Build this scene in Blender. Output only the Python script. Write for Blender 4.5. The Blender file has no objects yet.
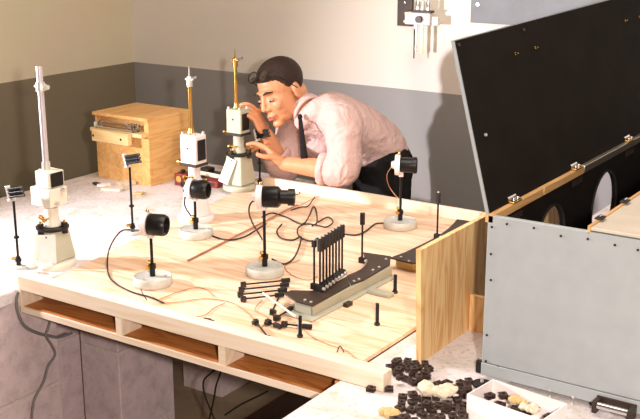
import bpy, bmesh, math, random
from mathutils import Vector, Matrix
random.seed(7)
PI = math.pi
T = 0.75          # height of the stone table tops above the floor
H = 0.95          # camera height above the table tops
S = bpy.context.scene
C = S.collection

# ------------------------------------------------------------------ camera
FPX = 1050.0; TH = math.radians(15.6); AZ = math.radians(33.8)
cam_d = bpy.data.cameras.new('camera'); cam = bpy.data.objects.new('camera', cam_d); C.objects.link(cam)
cam_d.sensor_width = 36; cam_d.lens = FPX / 640 * 36; cam_d.clip_start = 0.05
cam.location = (0, 0, T + H); cam.rotation_euler = (PI / 2 - TH, 0, AZ)
S.camera = cam
fw = Vector((-math.sin(AZ) * math.cos(TH), math.cos(AZ) * math.cos(TH), -math.sin(TH)))
rt = Vector((math.cos(AZ), math.sin(AZ), 0)); up = rt.cross(fw)

# ------------------------------------------------------------------ world, lamps, exposure
w = bpy.data.worlds.new('world'); S.world = w; w.use_nodes = True
w.node_tree.nodes['Background'].inputs[0].default_value = (1.0, 0.85, 0.66, 1)
w.node_tree.nodes['Background'].inputs[1].default_value = 0.05
S.view_settings.view_transform = 'Standard'; S.view_settings.look = 'None'
S.view_settings.exposure = -0.05; S.view_settings.gamma = 1; S.view_settings.use_curve_mapping = False

def lamp(name, kind, loc, target, energy, color, size, **kw):
    d = bpy.data.lights.new(name, kind); o = bpy.data.objects.new(name, d); C.objects.link(o)
    o.location = loc; v = Vector(target) - Vector(loc); o.rotation_euler = v.to_track_quat('-Z', 'Y').to_euler()
    d.energy = energy; d.color = color
    if kind == 'AREA': d.size = size
    else: d.shadow_soft_size = size
    for k, x in kw.items(): setattr(d, k, x)
    return o
# photographer's flood standing at the left end of the slab, out of frame
fl = lamp('flood_lamp', 'SPOT', (-2.93, 1.53, T + 0.50), (-1.72, 2.36, T + 0.18), 122, (1.0, 0.94, 0.98), 0.03, spot_size=math.radians(106), spot_blend=0.9)
fl.data.use_nodes = True   # reflector flood: even beam, slow falloff
_nt = fl.data.node_tree; _fo = _nt.nodes.new('ShaderNodeLightFalloff'); _fo.inputs['Strength'].default_value = 1.0
_nt.links.new(_fo.outputs['Linear'], _nt.nodes['Emission'].inputs['Strength'])
# second photo lamp close to the camera
lamp('camera_lamp', 'AREA', (0.22, 0.02, T + 1.0), (-1.7, 2.5, T + 0.1), 60, (1.0, 0.87, 0.77), 0.07)
# added fill lamp without a fitting, brightens table and back walls
lamp('fill_lamp', 'AREA', (-1.3, 2.1, T + 1.55), (-1.3, 2.1, 0), 30, (1.0, 0.89, 0.80), 1.2)

# ------------------------------------------------------------------ pixel helpers (real planes)
def ray(px, py): return fw * FPX + rt * (px - 320) - up * (py - 209.5)
def at(px, py, z=0.0):
    d = ray(px, py); t = (z - H) / d.z; p = d * t; return Vector((p.x, p.y, z))
def onx(px, py, x):
    d = ray(px, py); p = d * (x / d.x); return Vector((x, p.y, p.z + H))
def ony(px, py, y):
    d = ray(px, py); p = d * (y / d.y); return Vector((p.x, y, p.z + H))

# ------------------------------------------------------------------ materials
def new_mat(name):
    m = bpy.data.materials.new(name); m.use_nodes = True
    nt = m.node_tree; b = nt.nodes['Principled BSDF']; return m, nt, b
def N(nt, t, **kw):
    n = nt.nodes.new(t)
    for k, v in kw.items():
        if k in n.inputs: n.inputs[k].default_value = v
        else: setattr(n, k, v)
    return n
def ramp(nt, stops):
    r = nt.nodes.new('ShaderNodeValToRGB'); e = r.color_ramp.elements
    while len(e) > 1: e.remove(e[-1])
    e[0].position = stops[0][0]; e[0].color = (*stops[0][1], 1)
    for p, c in stops[1:]:
        x = e.new(p); x.color = (*c, 1)
    return r
def L(c):  # srgb 0-255 -> linear
    return tuple(((v / 255) / 12.92 if v / 255 < .04045 else (((v / 255) + .055) / 1.055) ** 2.4) for v in c)
def plain(name, rgb, rough=.5, metal=0, var=.12, scale=40, bump=.0, coat=0):
    m, nt, b = new_mat(name); c = L(rgb)
    tc = N(nt, 'ShaderNodeTexCoord'); n = N(nt, 'ShaderNodeTexNoise', Scale=scale, Detail=5.0)
    nt.links.new(tc.outputs['Object'], n.inputs['Vector'])
    r = ramp(nt, [(.3, tuple(v * (1 - var) for v in c)), (.7, tuple(min(1, v * (1 + var)) for v in c))])
    nt.links.new(n.outputs['Fac'], r.inputs['Fac']); nt.links.new(r.outputs['Color'], b.inputs['Base Color'])
    b.inputs['Roughness'].default_value = rough; b.inputs['Metallic'].default_value = metal
    if max(rgb) < 70: b.inputs['Specular IOR Level'].default_value = .12 if rough > .8 else .35
    if coat: b.inputs['Coat Weight'].default_value = coat
    if bump:
        bp = N(nt, 'ShaderNodeBump', Strength=bump, Distance=.002); nt.links.new(n.outputs['Fac'], bp.inputs['Height']); nt.links.new(bp.outputs['Normal'], b.inputs['Normal'])
    return m
def wood(name, light, dark, axis='X', scale=1.0, rough=.55, contrast=1.0):
    m, nt, b = new_mat(name)
    tc = N(nt, 'ShaderNodeTexCoord'); mp = N(nt, 'ShaderNodeMapping')
    s = [9 * scale] * 3; s['XYZ'.index(axis)] = 1.1 * scale; mp.inputs['Scale'].default_value = s
    nt.links.new(tc.outputs['Object'], mp.inputs['Vector'])
    n = N(nt, 'ShaderNodeTexNoise', Scale=1.6, Detail=3.0, Distortion=.6); nt.links.new(mp.outputs[0], n.inputs['Vector'])
    mt = N(nt, 'ShaderNodeMath', operation='MULTIPLY'); mt.inputs[1].default_value = 13; nt.links.new(n.outputs['Fac'], mt.inputs[0])
    fr = N(nt, 'ShaderNodeMath', operation='PINGPONG'); fr.inputs[1].default_value = 1; nt.links.new(mt.outputs[0], fr.inputs[0])
    mp2 = N(nt, 'ShaderNodeMapping'); s2 = [160 * scale] * 3; s2['XYZ'.index(axis)] = 5 * scale; mp2.inputs['Scale'].default_value = s2
    nt.links.new(tc.outputs['Object'], mp2.inputs['Vector'])
    n2 = N(nt, 'ShaderNodeTexNoise', Scale=1.0, Detail=3.0); nt.links.new(mp2.outputs[0], n2.inputs['Vector'])
    mx = N(nt, 'ShaderNodeMath', operation='MULTIPLY_ADD'); mx.inputs[1].default_value = .45; nt.links.new(fr.outputs[0], mx.inputs[0])
    m3 = N(nt, 'ShaderNodeMath', operation='MULTIPLY'); m3.inputs[1].default_value = .55; nt.links.new(n2.outputs['Fac'], m3.inputs[0]); nt.links.new(m3.outputs[0], mx.inputs[2])
    a, d = L(light), L(dark); mid = tuple((x * 2 + y) / 3 for x, y in zip(a, d))
    r = ramp(nt, [(.15, a), (.5, mid), (.85, d)]); nt.links.new(mx.outputs[0], r.inputs['Fac']); nt.links.new(r.outputs['Color'], b.inputs['Base Color'])
    b.inputs['Roughness'].default_value = rough; b.inputs['Specular IOR Level'].default_value = .3
    bp = N(nt, 'ShaderNodeBump', Strength=.15, Distance=.001); nt.links.new(mx.outputs[0], bp.inputs['Height']); nt.links.new(bp.outputs['Normal'], b.inputs['Normal'])
    return m
def wallpaint(name, zsplit, lower, upper):
    m, nt, b = new_mat(name); g = N(nt, 'ShaderNodeNewGeometry'); sp = N(nt, 'ShaderNodeSeparateXYZ'); nt.links.new(g.outputs['Position'], sp.inputs[0])
    n = N(nt, 'ShaderNodeTexNoise', Scale=3.0, Detail=4.0); nt.links.new(g.outputs['Position'], n.inputs['Vector'])
    ad = N(nt, 'ShaderNodeMath', operation='MULTIPLY_ADD'); ad.inputs[1].default_value = .006; nt.links.new(n.outputs['Fac'], ad.inputs[0]); nt.links.new(sp.outputs['Z'], ad.inputs[2])
    gt = N(nt, 'ShaderNodeMath', operation='GREATER_THAN'); gt.inputs[1].default_value = zsplit + .003; nt.links.new(ad.outputs[0], gt.inputs[0])
    mx = N(nt, 'ShaderNodeMix', data_type='RGBA'); nt.links.new(gt.outputs[0], mx.inputs['Factor']); mx.inputs['A'].default_value = (*L(lower), 1); mx.inputs['B'].default_value = (*L(upper), 1)
    m2 = N(nt, 'ShaderNodeMix', data_type='RGBA', blend_type='MULTIPLY'); m2.inputs['Factor'].default_value = .12
    nt.links.new(mx.outputs['Result'], m2.inputs['A']); nt.links.new(n.outputs['Color'], m2.inputs['B'])
    nt.links.new(m2.outputs['Result'], b.inputs['Base Color']); b.inputs['Roughness'].default_value = .6
    n3 = N(nt, 'ShaderNodeTexNoise', Scale=160.0); nt.links.new(g.outputs['Position'], n3.inputs['Vector'])
    bp = N(nt, 'ShaderNodeBump', Strength=.12, Distance=.002); nt.links.new(n3.outputs['Fac'], bp.inputs['Height']); nt.links.new(bp.outputs['Normal'], b.inputs['Normal'])
    return m
def stone(name):
    m, nt, b = new_mat(name); tc = N(nt, 'ShaderNodeTexCoord')
    n = N(nt, 'ShaderNodeTexNoise', Scale=9.0, Detail=8.0, Roughness=.68, Distortion=1.2); nt.links.new(tc.outputs['Object'], n.inputs['Vector'])
    r = ramp(nt, [(.28, L((170, 164, 148))), (.40, L((206, 198, 190))), (.52, L((222, 213, 214))), (.75, L((230, 220, 224)))]); nt.links.new(n.outputs['Fac'], r.inputs['Fac'])
    n2 = N(nt, 'ShaderNodeTexNoise', Scale=90.0, Detail=3.0); nt.links.new(tc.outputs['Object'], n2.inputs['Vector'])
    r2 = ramp(nt, [(.34, (.62, .62, .58)), (.46, (1, 1, 1))]); nt.links.new(n2.outputs['Fac'], r2.inputs['Fac'])
    mx = N(nt, 'ShaderNodeMix', data_type='RGBA', blend_type='MULTIPLY'); mx.inputs['Factor'].default_value = .6
    nt.links.new(r.outputs['Color'], mx.inputs['A']); nt.links.new(r2.outputs['Color'], mx.inputs['B']); nt.links.new(mx.outputs['Result'], b.inputs['Base Color'])
    b.inputs['Roughness'].default_value = .5
    return m
def concrete(name, rgb, s=22):
    m, nt, b = new_mat(name); tc = N(nt, 'ShaderNodeTexCoord'); c = L(rgb)
    n = N(nt, 'ShaderNodeTexNoise', Scale=s, Detail=8.0, Roughness=.7); nt.links.new(tc.outputs['Object'], n.inputs['Vector'])
    r = ramp(nt, [(.28, tuple(v * .72 for v in c)), (.5, c), (.72, tuple(min(1, v * 1.15) for v in c))]); nt.links.new(n.outputs['Fac'], r.inputs['Fac'])
    v = N(nt, 'ShaderNodeTexVoronoi', Scale=55.0); nt.links.new(tc.outputs['Object'], v.inputs['Vector'])
    r2 = ramp(nt, [(.06, (.45, .42, .4)), (.14, (1, 1, 1))]); nt.links.new(v.outputs['Distance'], r2.inputs['Fac'])
    mx = N(nt, 'ShaderNodeMix', data_type='RGBA', blend_type='MULTIPLY'); mx.inputs['Factor'].default_value = .45
    nt.links.new(r.outputs['Color'], mx.inputs['A']); nt.links.new(r2.outputs['Color'], mx.inputs['B']); nt.links.new(mx.outputs['Result'], b.inputs['Base Color'])
    b.inputs['Roughness'].default_value = .85
    bp = N(nt, 'ShaderNodeBump', Strength=.35, Distance=.003); nt.links.new(n.outputs['Fac'], bp.inputs['Height']); nt.links.new(bp.outputs['Normal'], b.inputs['Normal'])
    return m
def cloth(name, rgb, var=.15, bump=.5, scale=14, rough=.85):
    m, nt, b = new_mat(name); tc = N(nt, 'ShaderNodeTexCoord'); c = L(rgb)
    n = N(nt, 'ShaderNodeTexNoise', Scale=scale, Detail=3.0, Distortion=1.5); nt.links.new(tc.outputs['Object'], n.inputs['Vector'])
    n2 = N(nt, 'ShaderNodeTexNoise', Scale=400.0); nt.links.new(tc.outputs['Object'], n2.inputs['Vector'])
    r = ramp(nt, [(.3, tuple(v * (1 - var) for v in c)), (.7, tuple(min(1, v * (1 + var)) for v in c))]); nt.links.new(n2.outputs['Fac'], r.inputs['Fac']); nt.links.new(r.outputs['Color'], b.inputs['Base Color'])
    b.inputs['Roughness'].default_value = rough; b.inputs['Specular IOR Level'].default_value = .15
    bp = N(nt, 'ShaderNodeBump', Strength=bump, Distance=.02); nt.links.new(n.outputs['Fac'], bp.inputs['Height']); nt.links.new(bp.outputs['Normal'], b.inputs['Normal'])
    return m

ZS = T + 0.267
M = dict(
    wallb=wallpaint('two_tone_wall_paint', ZS, (160, 157, 156), (242, 234, 224)),
    walll=wallpaint('two_tone_wall_paint_dim', ZS, (140, 128, 104), (236, 224, 194)),  # same paint on the left wall, its dimmer light put into the colours
    ceil=plain('ceiling_paint', (205, 196, 180), .8), floor=concrete('floor_concrete', (150, 132, 108), 8),
    stone=stone('pale_stone'), block=concrete('cinder_block', (214, 194, 196)), mortar=concrete('mortar', (214, 200, 192), 60),
    ply=wood('plywood', (236, 208, 184), (206, 164, 124), 'X', .8), plyz=wood('plywood_upright', (244, 212, 156), (208, 146, 84), 'Z', 1.3),
    pine=wood('pine', (240, 224, 204), (228, 202, 170), 'X', .7), plyin=wood('plywood_inner_shaded', (206, 140, 78), (160, 92, 44), 'X', 1.5),  # plyin: brown shade inside the platform put into the plywood colour
    crate=wood('crate_plywood', (232, 186, 122), (206, 148, 84), 'Y', 1.2), crate2=wood('crate_pine', (232, 204, 150), (212, 172, 112), 'X', 1.0),
    shaded_seam=wood('red_shaded_seam', (176, 116, 84), (150, 90, 60), 'Y', 2), plank=wood('dark_plank', (96, 62, 44), (58, 36, 26), 'Y', 1.0),
    alu=plain('grey_aluminium_sheet', (160, 166, 168), .6, .1, .05, 25), rim=plain('rim_metal', (200, 190, 176), .32, .9, .08, 20),
    rimtan=wood('rim_tan_reflection', (214, 172, 118), (186, 138, 84), 'Y', 1.5),  # tan reflection on the metal rim put into its colour
    cover=plain('cream_cover', (196, 186, 170), .5, .1, .06, 20), blackp=plain('black_paint_board', (22, 17, 13), .85, 0, .2, 12),
    gboard=plain('grey_board', (128, 132, 138), .6, 0, .08, 14),
    black=plain('black_metal', (26, 25, 25), .35, .3, .2, 60), blackm=plain('black_matt', (30, 27, 25), .6, 0, .2, 60),
    brownp=plain('dark_brown_plate', (58, 46, 38), .45, .2, .15, 30), benchg=plain('grey_bench_enamel', (166, 166, 150), .5, .1, .06, 30),
    chrome=plain('chrome', (220, 220, 222), .2, 1, .05), brass=plain('brass', (214, 172, 96), .25, 1, .1),
    steelp=plain('satin_steel', (206, 200, 204), .4, .5, .05),
    ivory=plain('ivory_enamel', (222, 216, 200), .4, 0, .04, 30), greeng=plain('grey_green_enamel', (178, 178, 158), .45, 0, .05, 30),
    pinkw=plain('pale_enamel', (226, 216, 214), .4, 0, .04, 30), whitec=plain('white_card', (240, 230, 228), .8, 0, .03),
    basew=plain('grey_white_cast_base', (196, 196, 188), .5, .1, .08, 60), glass=None,
    red=plain('dark_red_enamel', (128, 40, 34), .4, 0, .1), cable=plain('black_cable', (40, 32, 26), .6, 0, .1),
    cableg=plain('grey_cable', (120, 116, 116), .6, 0, .1), cableb=plain('brown_wire', (170, 116, 76), .6, 0, .1),
    rubber=plain('rubber', (22, 20, 19), .7), clip=plain('brown_black_clip', (62, 46, 40), .5, .1, .2, 90),
    fluff=plain('cotton_wadding', (214, 198, 176), .95, 0, .06, 60, .5), fluff2=plain('yellow_wadding', (206, 176, 122), .95, 0, .08, 60, .5),
    skin=plain('skin', (206, 144, 104), .45, 0, .06, 25), hair=plain('dark_brown_hair', (46, 30, 22), .6, 0, .35, 260, .6),
    lip=plain('lips', (176, 98, 80), .5), eyew=plain('eye_white', (170, 140, 122), .4), iris=plain('dark_iris', (40, 28, 22), .2),
    shirt=cloth('pale_pink_shirt', (204, 174, 168), .06, .55, 16), trouser=cloth('black_trousers', (26, 24, 24), .2, .4, 9), tie=cloth('dark_tie', (34, 30, 32), .2, .2, 30),
    leather=plain('black_leather', (24, 20, 18), .35), tin=plain('tin_parts', (210, 206, 200), .4, .5),
)
g, nt, b = new_mat('clear_glass'); b.inputs['Base Color'].default_value = (.92, .95, .95, 1); b.inputs['Roughness'].default_value = .05
b.inputs['Transmission Weight'].default_value = 1.0; b.inputs['IOR'].default_value = 1.45; M['glass'] = g

# ------------------------------------------------------------------ mesh helpers
def BM(): return bmesh.new()
def obj(name, bm, mat, parent=None, bevel=0, smooth=True, loc=None, rot=None):
    bmesh.ops.recalc_face_normals(bm, faces=bm.faces)
    me = bpy.data.meshes.new(name); bm.to_mesh(me); bm.free()
    me.materials.append(M[mat] if isinstance(mat, str) else mat)
    if smooth: me.shade_smooth(); me.set_sharp_from_angle(angle=.7)
    o = bpy.data.objects.new(name, me); C.objects.link(o); o.parent = parent
    if loc is not None: o.location = loc
    if rot is not None: o.rotation_euler = rot
    if bevel:
        md = o.modifiers.new('bevel', 'BEVEL'); md.width = bevel; md.segments = 2; md.limit_method = 'ANGLE'
    return o
def tag(o, label=None, cat=None, group=None, kind=None):
    if label: o['label'] = label
    if cat: o['category'] = cat
    if group: o['group'] = group
    if kind: o['kind'] = kind
    return o
def thing(name, label, cat, loc=(0, 0, 0), rz=0, group=None):
    o = bpy.data.objects.new(name, None); C.objects.link(o); o.location = loc; o.rotation_euler = (0, 0, rz); o.empty_display_size = .05
    return tag(o, label, cat, group)
def copy_tree(o, parent=None):
    c = o.copy(); C.objects.link(c); c.parent = parent
    for ch in list(o.children): copy_tree(ch, c)
    return c
def box(bm, c, s, R=None):
    c = Vector(c); vs = []
    for k in range(8):
        p = Vector(((k & 1) - .5, ((k >> 1) & 1) - .5, ((k >> 2) & 1) - .5)); p = Vector((p.x * s[0], p.y * s[1], p.z * s[2]))
        if R is not None: p = R @ p
        vs.append(bm.verts.new(c + p))
    for f in ((0, 2, 3, 1), (4, 5, 7, 6), (0, 1, 5, 4), (2, 6, 7, 3), (0, 4, 6, 2), (1, 3, 7, 5)): bm.faces.new([vs[i] for i in f])
def bx(bm, x0, x1, y0, y1, z0, z1): box(bm, ((x0 + x1) / 2, (y0 + y1) / 2, (z0 + z1) / 2), (abs(x1 - x0), abs(y1 - y0), abs(z1 - z0)))
def frame_of(d):
    d = d.normalized(); a = Vector((0, 0, 1)) if abs(d.z) < .9 else Vector((1, 0, 0))
    u = a.cross(d).normalized(); return u, d.cross(u)
def cyl(bm, p0, p1, r0, r1=None, n=16):
    p0, p1 = Vector(p0), Vector(p1); r1 = r0 if r1 is None else r1; u, v = frame_of(p1 - p0); A = []; B = []
    for k in range(n):
        a = 2 * PI * k / n; e = u * math.cos(a) + v * math.sin(a); A.append(bm.verts.new(p0 + e * r0)); B.append(bm.verts.new(p1 + e * r1))
    for k in range(n): bm.faces.new([A[k], A[(k + 1) % n], B[(k + 1) % n], B[k]])
    bm.faces.new(A[::-1]); bm.faces.new(B)
def lathe(bm, prof, c=(0, 0, 0), axis=None, n=28):
    c = Vector(c); axis = Vector((0, 0, 1)) if axis is None else Vector(axis).normalized(); u, v = frame_of(axis); rings = []
    for r, h in prof:
        if r < 1e-6: rings.append([bm.verts.new(c + axis * h)])
        else: rings.append([bm.verts.new(c + axis * h + (u * math.cos(2 * PI * k / n) + v * math.sin(2 * PI * k / n)) * r) for k in range(n)])
    for a, b2 in zip(rings, rings[1:]):
        for k in range(n):
            q = [a[k % len(a)], a[(k + 1) % len(a)], b2[(k + 1) % len(b2)], b2[k % len(b2)]]
            q2 = []
            for x in q:
                if x not in q2: q2.append(x)
            if len(q2) > 2: bm.faces.new(q2)
def smoothpath(pts, k=6):
    P = [Vector(p) for p in pts]
    if len(P) < 3: return P
    P = [P[0] * 2 - P[1]] + P + [P[-1] * 2 - P[-2]]; out = []
    for i in range(1, len(P) - 2):
        a, b2, c, d = P[i - 1:i + 3]
        for j in range(k):
            t = j / k; out.append(.5 * ((2 * b2) + (c - a) * t + (2 * a - 5 * b2 + 4 * c - d) * t * t + (3 * b2 - a - 3 * c + d) * t ** 3))
    out.append(P[-2]); return out
def sweep(bm, pts, ru, rv=None, ref=None, n=8, close=True):
    rv = rv or ru; m = len(pts); pts = [Vector(p) for p in pts]
    ru = [ru] * m if isinstance(ru, (int, float)) else ru; rv = [rv] * m if isinstance(rv, (int, float)) else rv
    prev = None; rings = []
    for i, p in enumerate(pts):
        d = (pts[min(i + 1, m - 1)] - pts[max(i - 1, 0)])
        if d.length < 1e-9: d = Vector((0, 0, 1))
        d.normalize()
        if ref is not None: u = Vector(ref)
        elif prev is None: u = frame_of(d)[0]
        else: u = prev
        u = (u - d * u.dot(d))
        if u.length < 1e-6: u = frame_of(d)[0]
        u.normalize(); prev = u; v = d.cross(u)
        rings.append([bm.verts.new(p + u * math.cos(2 * PI * k / n) * ru[i] + v * math.sin(2 * PI * k / n) * rv[i]) for k in range(n)])
    for a, b2 in zip(rings, rings[1:]):
        for k in range(n): bm.faces.new([a[k], a[(k + 1) % n], b2[(k + 1) % n], b2[k]])
    if close: bm.faces.new(rings[0][::-1]); bm.faces.new(rings[-1])
def ell(bm, c, r, R=None, n=14, m=9):
    c = Vector(c); r = (r, r, r) if isinstance(r, (int, float)) else r; rings = []
    for i in range(m + 1):
        ph = PI * i / m
        if i in (0, m): pts = [Vector((0, 0, r[2] * math.cos(ph)))]
        else: pts = [Vector((r[0] * math.sin(ph) * math.cos(2 * PI * k / n), r[1] * math.sin(ph) * math.sin(2 * PI * k / n), r[2] * math.cos(ph))) for k in range(n)]
        rings.append([bm.verts.new(c + (R @ p if R is not None else p)) for p in pts])
    for a, b2 in zip(rings, rings[1:]):
        for k in range(n):
            q = []
            for x in (a[k % len(a)], a[(k + 1) % len(a)], b2[(k + 1) % len(b2)], b2[k % len(b2)]):
                if x not in q: q.append(x)
            if len(q) > 2: bm.faces.new(q)
def limb(bm, pts, radii, n=14, k=5, flat=None):
    """rounded tapering limb through joints; radii float or (ru,rv)"""
    P = smoothpath(pts, k); m = len(P); ru = []; rv = []
    for i in range(m):
        t = i / (m - 1) * (len(radii) - 1); a = int(min(t, len(radii) - 2)); f = t - a
        g0, g1 = radii[a], radii[a + 1]; g0 = g0 if isinstance(g0, tuple) else (g0, g0); g1 = g1 if isinstance(g1, tuple) else (g1, g1)
        ru.append(g0[0] * (1 - f) + g1[0] * f); rv.append(g0[1] * (1 - f) + g1[1] * f)
    d0 = (P[0] - P[1]).normalized(); d1 = (P[-1] - P[-2]).normalized()
    pre = []; 
    for q in (1.0, .85, .5):
        pre.append((P[0] + d0 * ru[0] * q * .8, math.sqrt(max(0.003, 1 - q * q))))
    post = []
    for q in (.5, .85, 1.0): post.append((P[-1] + d1 * ru[-1] * q * .8, math.sqrt(max(0.003, 1 - q * q))))
    PP = [p for p, _ in pre] + P + [p for p, _ in post]
    RU = [ru[0] * s for _, s in pre] + ru + [ru[-1] * s for _, s in post]; RV = [rv[0] * s for _, s in pre] + rv + [rv[-1] * s for _, s in post]
    sweep(bm, PP, RU, RV, flat, n)
def prism(bm, poly, z0, z1):
    A = [bm.verts.new((p[0], p[1], z0)) for p in poly]; B = [bm.verts.new((p[0], p[1], z1)) for p in poly]; n = len(poly)
    bm.faces.new(A[::-1]); bm.faces.new(B)
    for k in range(n): bm.faces.new([A[k], A[(k + 1) % n], B[(k + 1) % n], B[k]])

# ------------------------------------------------------------------ room shell
XL, YB, XR, YF, ZC = -3.60, 3.75, 3.2, -2.6, 2.35
def struct(name, bm, mat, parent=None, **kw):
    o = obj(name, bm, mat, parent, smooth=False, **kw)
    if parent is None: o['kind'] = 'structure'
    return o
def sbox(name, mat, *a):
    bm = BM(); bx(bm, *a); return struct(name, bm, mat)
sbox('floor', 'floor', XL - .1, XR + .1, YF - .1, YB + .1, -T - .1, -T)
sbox('ceiling', 'ceil', XL - .1, XR + .1, YF - .1, YB + .1, ZC, ZC + .1)
sbox('wall_left', 'walll', XL - .1, XL, YF, YB + .1, -T, ZC)
sbox('wall_back', 'wallb', XL, XR + .1, YB, YB + .1, -T, ZC)
sbox('wall_right', 'wallb', XR, XR + .1, YF, YB, -T, ZC)
sbox('wall_front', 'wallb', XL, XR, YF - .1, YF, -T, ZC)

# grey board on the back wall, top right
t = thing('wall_board', 'flat grey painted board fixed high on the back wall, upper right', 'board', (-1.30, YB, .555))
bm = BM(); bx(bm, -.5, .5, -.018, 0, 0, .9); obj('board_panel', bm, 'gboard', t, bevel=.002)
for x, z in ((-.47, .07), (-.47, .8), (.47, .07), (.47, .8)):
    bm = BM(); cyl(bm, (x, -.021, z), (x, -.016, z), .006, n=10); obj('screw', bm, 'chrome', t)

# ------------------------------------------------------------------ stone slabs on block pillars
t = thing('stone_slab', 'pale mottled stone slab carrying the three instruments and plywood crate', 'table top', (-2.515, 2.0, 0))
bm = BM(); bx(bm, -.395, .395, -1.1, 1.15, -.036, 0); obj('slab_top', bm, 'stone', t, bevel=.004)
t = thing('stone_slab', 'pale mottled stone slab under the big grey metal case and black clips', 'table top', (-.35, 2.0, 0))
bm = BM(); bx(bm, -.757, .75, -1.1, 1.60, -.036, 0); obj('slab_top', bm, 'stone', t, bevel=.004)

def pillar(x0, x1, y0, y1, label, zs=(-.036, -.318, -.60, -T)):
    r = thing('block_pillar', label, 'pillar', ((x0 + x1) / 2, (y0 + y1) / 2, -T)); hx, hy = (x1 - x0) / 2, (y1 - y0) / 2
    for za, zb in zip(zs, zs[1:]):
        bm = BM(); bx(bm, -hx, hx, -hy, hy, zb + T + (.004 if zb > -T + .01 else 0), za + T - (.004 if za < -.04 else 0)); obj('block', bm, 'block', r, bevel=.003, smooth=False)
        if zb > -T + .01:
            bm = BM(); bx(bm, -hx + .002, hx - .0005, -hy + .0005, hy - .002, zb + T - .004, zb + T + .004); obj('mortar_joint', bm, 'mortar', r, smooth=False)
    return r
pillar(-2.33, -2.13, 1.46, 1.864, 'concrete block pillar at the lower left corner behind the hanging grey cables')
yb = onx(78.6, 380, -2.34).y
pillar(-2.54, -2.34, yb - .34, yb + .06, 'recessed concrete block pillar glimpsed between the two front pillars')
pillar(-2.29, -2.13, 2.091, 2.331, 'narrow concrete block pillar below the first opening of the plywood platform')
p3 = at(222, 398, -T)
pillar(p3.x - .185, p3.x, p3.y, p3.y + .30, 'rear concrete block pillar seen on the floor under the platform middle', zs=(-.036, -.40, -T))
pillar(-2.85, -2.65, 1.2, 1.6, 'concrete block pillar under the outer edge of the left slab'); pillar(-2.85, -2.65, 2.6, 3.0, 'concrete block pillar under the far outer corner of the left slab')
for x, y, s in ((-.95, 1.1, 'near the front left corner'), (-.95, 2.9, 'near the back left corner'), (.1, 1.1, 'near the front right corner'), (.1, 2.9, 'near the back right corner')):
    pillar(x, x + .2, y, y + .3, 'concrete block pillar under the right slab, ' + s)
q = at(270, 402, -T + .02)
bm = BM(); bx(bm, -.17, .17, -.9, .9, 0, .02); tag(obj('floor_plank', bm, 'plank', None, bevel=.002, loc=(q.x + .17, 2.55, -T)), 'dark brown plank lying on the floor under the platform', 'plank')

# ------------------------------------------------------------------ plywood platform
pf = thing('plywood_platform', 'large low plywood platform with pine rails bridging the two stone slabs', 'platform', (-1.6, 2.35, 0))
def pobj(name, bm, mat, **kw):
    bmesh.ops.translate(bm, verts=bm.verts, vec=(1.6, -2.35, 0)); return obj(name, bm, mat, pf, **kw)
bm = BM(); prism(bm, [(-2.075, 1.765), (-1.108, 1.765), (-1.108, 2.94), (-1.97, 2.94), (-1.875, 2.135), (-2.13, 2.10)], .0005, .010)
pobj('top_sheet', bm, 'ply', smooth=False)
bm = BM(); prism(bm, [(-2.133, 2.10), (-1.88, 2.135), (-1.975, 2.94), (-2.27, 2.94)], .0005, .0112)
pobj('top_sheet', bm, 'ply', smooth=False)
bm = BM(); prism(bm, [(-1.884, 2.137), (-1.8785, 2.135), (-1.962, 2.80), (-1.969, 2.80)], .0105, .0132); pobj('shaded_seam', bm, 'shaded_seam', smooth=False)  # thin added strip colours in the dark, shaded seam between the sheets
bm = BM(); bx(bm, -2.115, -1.0, 1.728, 1.764, -.001 + .002, .041); pobj('front_rail', bm, 'pine', bevel=.0015)
bm = BM(); bx(bm, -2.215, -1.07, 2.941, 2.957, .001, .046); pobj('back_rail', bm, 'pine', bevel=.0015)
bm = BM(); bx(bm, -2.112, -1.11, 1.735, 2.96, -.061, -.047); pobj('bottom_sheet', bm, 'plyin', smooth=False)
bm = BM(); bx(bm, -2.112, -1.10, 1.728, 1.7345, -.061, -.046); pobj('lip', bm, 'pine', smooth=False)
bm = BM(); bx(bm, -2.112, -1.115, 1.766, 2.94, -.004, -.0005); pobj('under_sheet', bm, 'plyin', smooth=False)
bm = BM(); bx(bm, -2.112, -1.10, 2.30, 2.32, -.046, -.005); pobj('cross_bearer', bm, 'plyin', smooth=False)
for px in (21, 118.5, 221):
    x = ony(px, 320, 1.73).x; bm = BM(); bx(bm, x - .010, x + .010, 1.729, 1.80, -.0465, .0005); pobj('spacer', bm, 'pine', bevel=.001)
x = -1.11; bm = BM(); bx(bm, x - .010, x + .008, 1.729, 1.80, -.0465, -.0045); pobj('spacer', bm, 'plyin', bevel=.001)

# upright panel
t = thing('plywood_board', 'upright plywood board standing on edge beside the grey metal case', 'panel', (-1.011, 2.3, 0))
bm = BM(); vv = [(-.398, 0), (.5, 0), (.5, .263), (-.413, .266)]
A = [bm.verts.new((-.006, y, z)) for y, z in vv]; B = [bm.verts.new((.006, y, z)) for y, z in vv]
bm.faces.new(A); bm.faces.new(B[::-1])
for k in range(4): bm.faces.new([A[k], B[k], B[(k + 1) % 4], A[(k + 1) % 4]])
obj('panel_sheet', bm, 'plyz', t, smooth=False)
bm = BM(); bx(bm, .007, .148, -.165, -.153, 0, .09); obj('foot_board', bm, 'plyz', t, bevel=.001)

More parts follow.
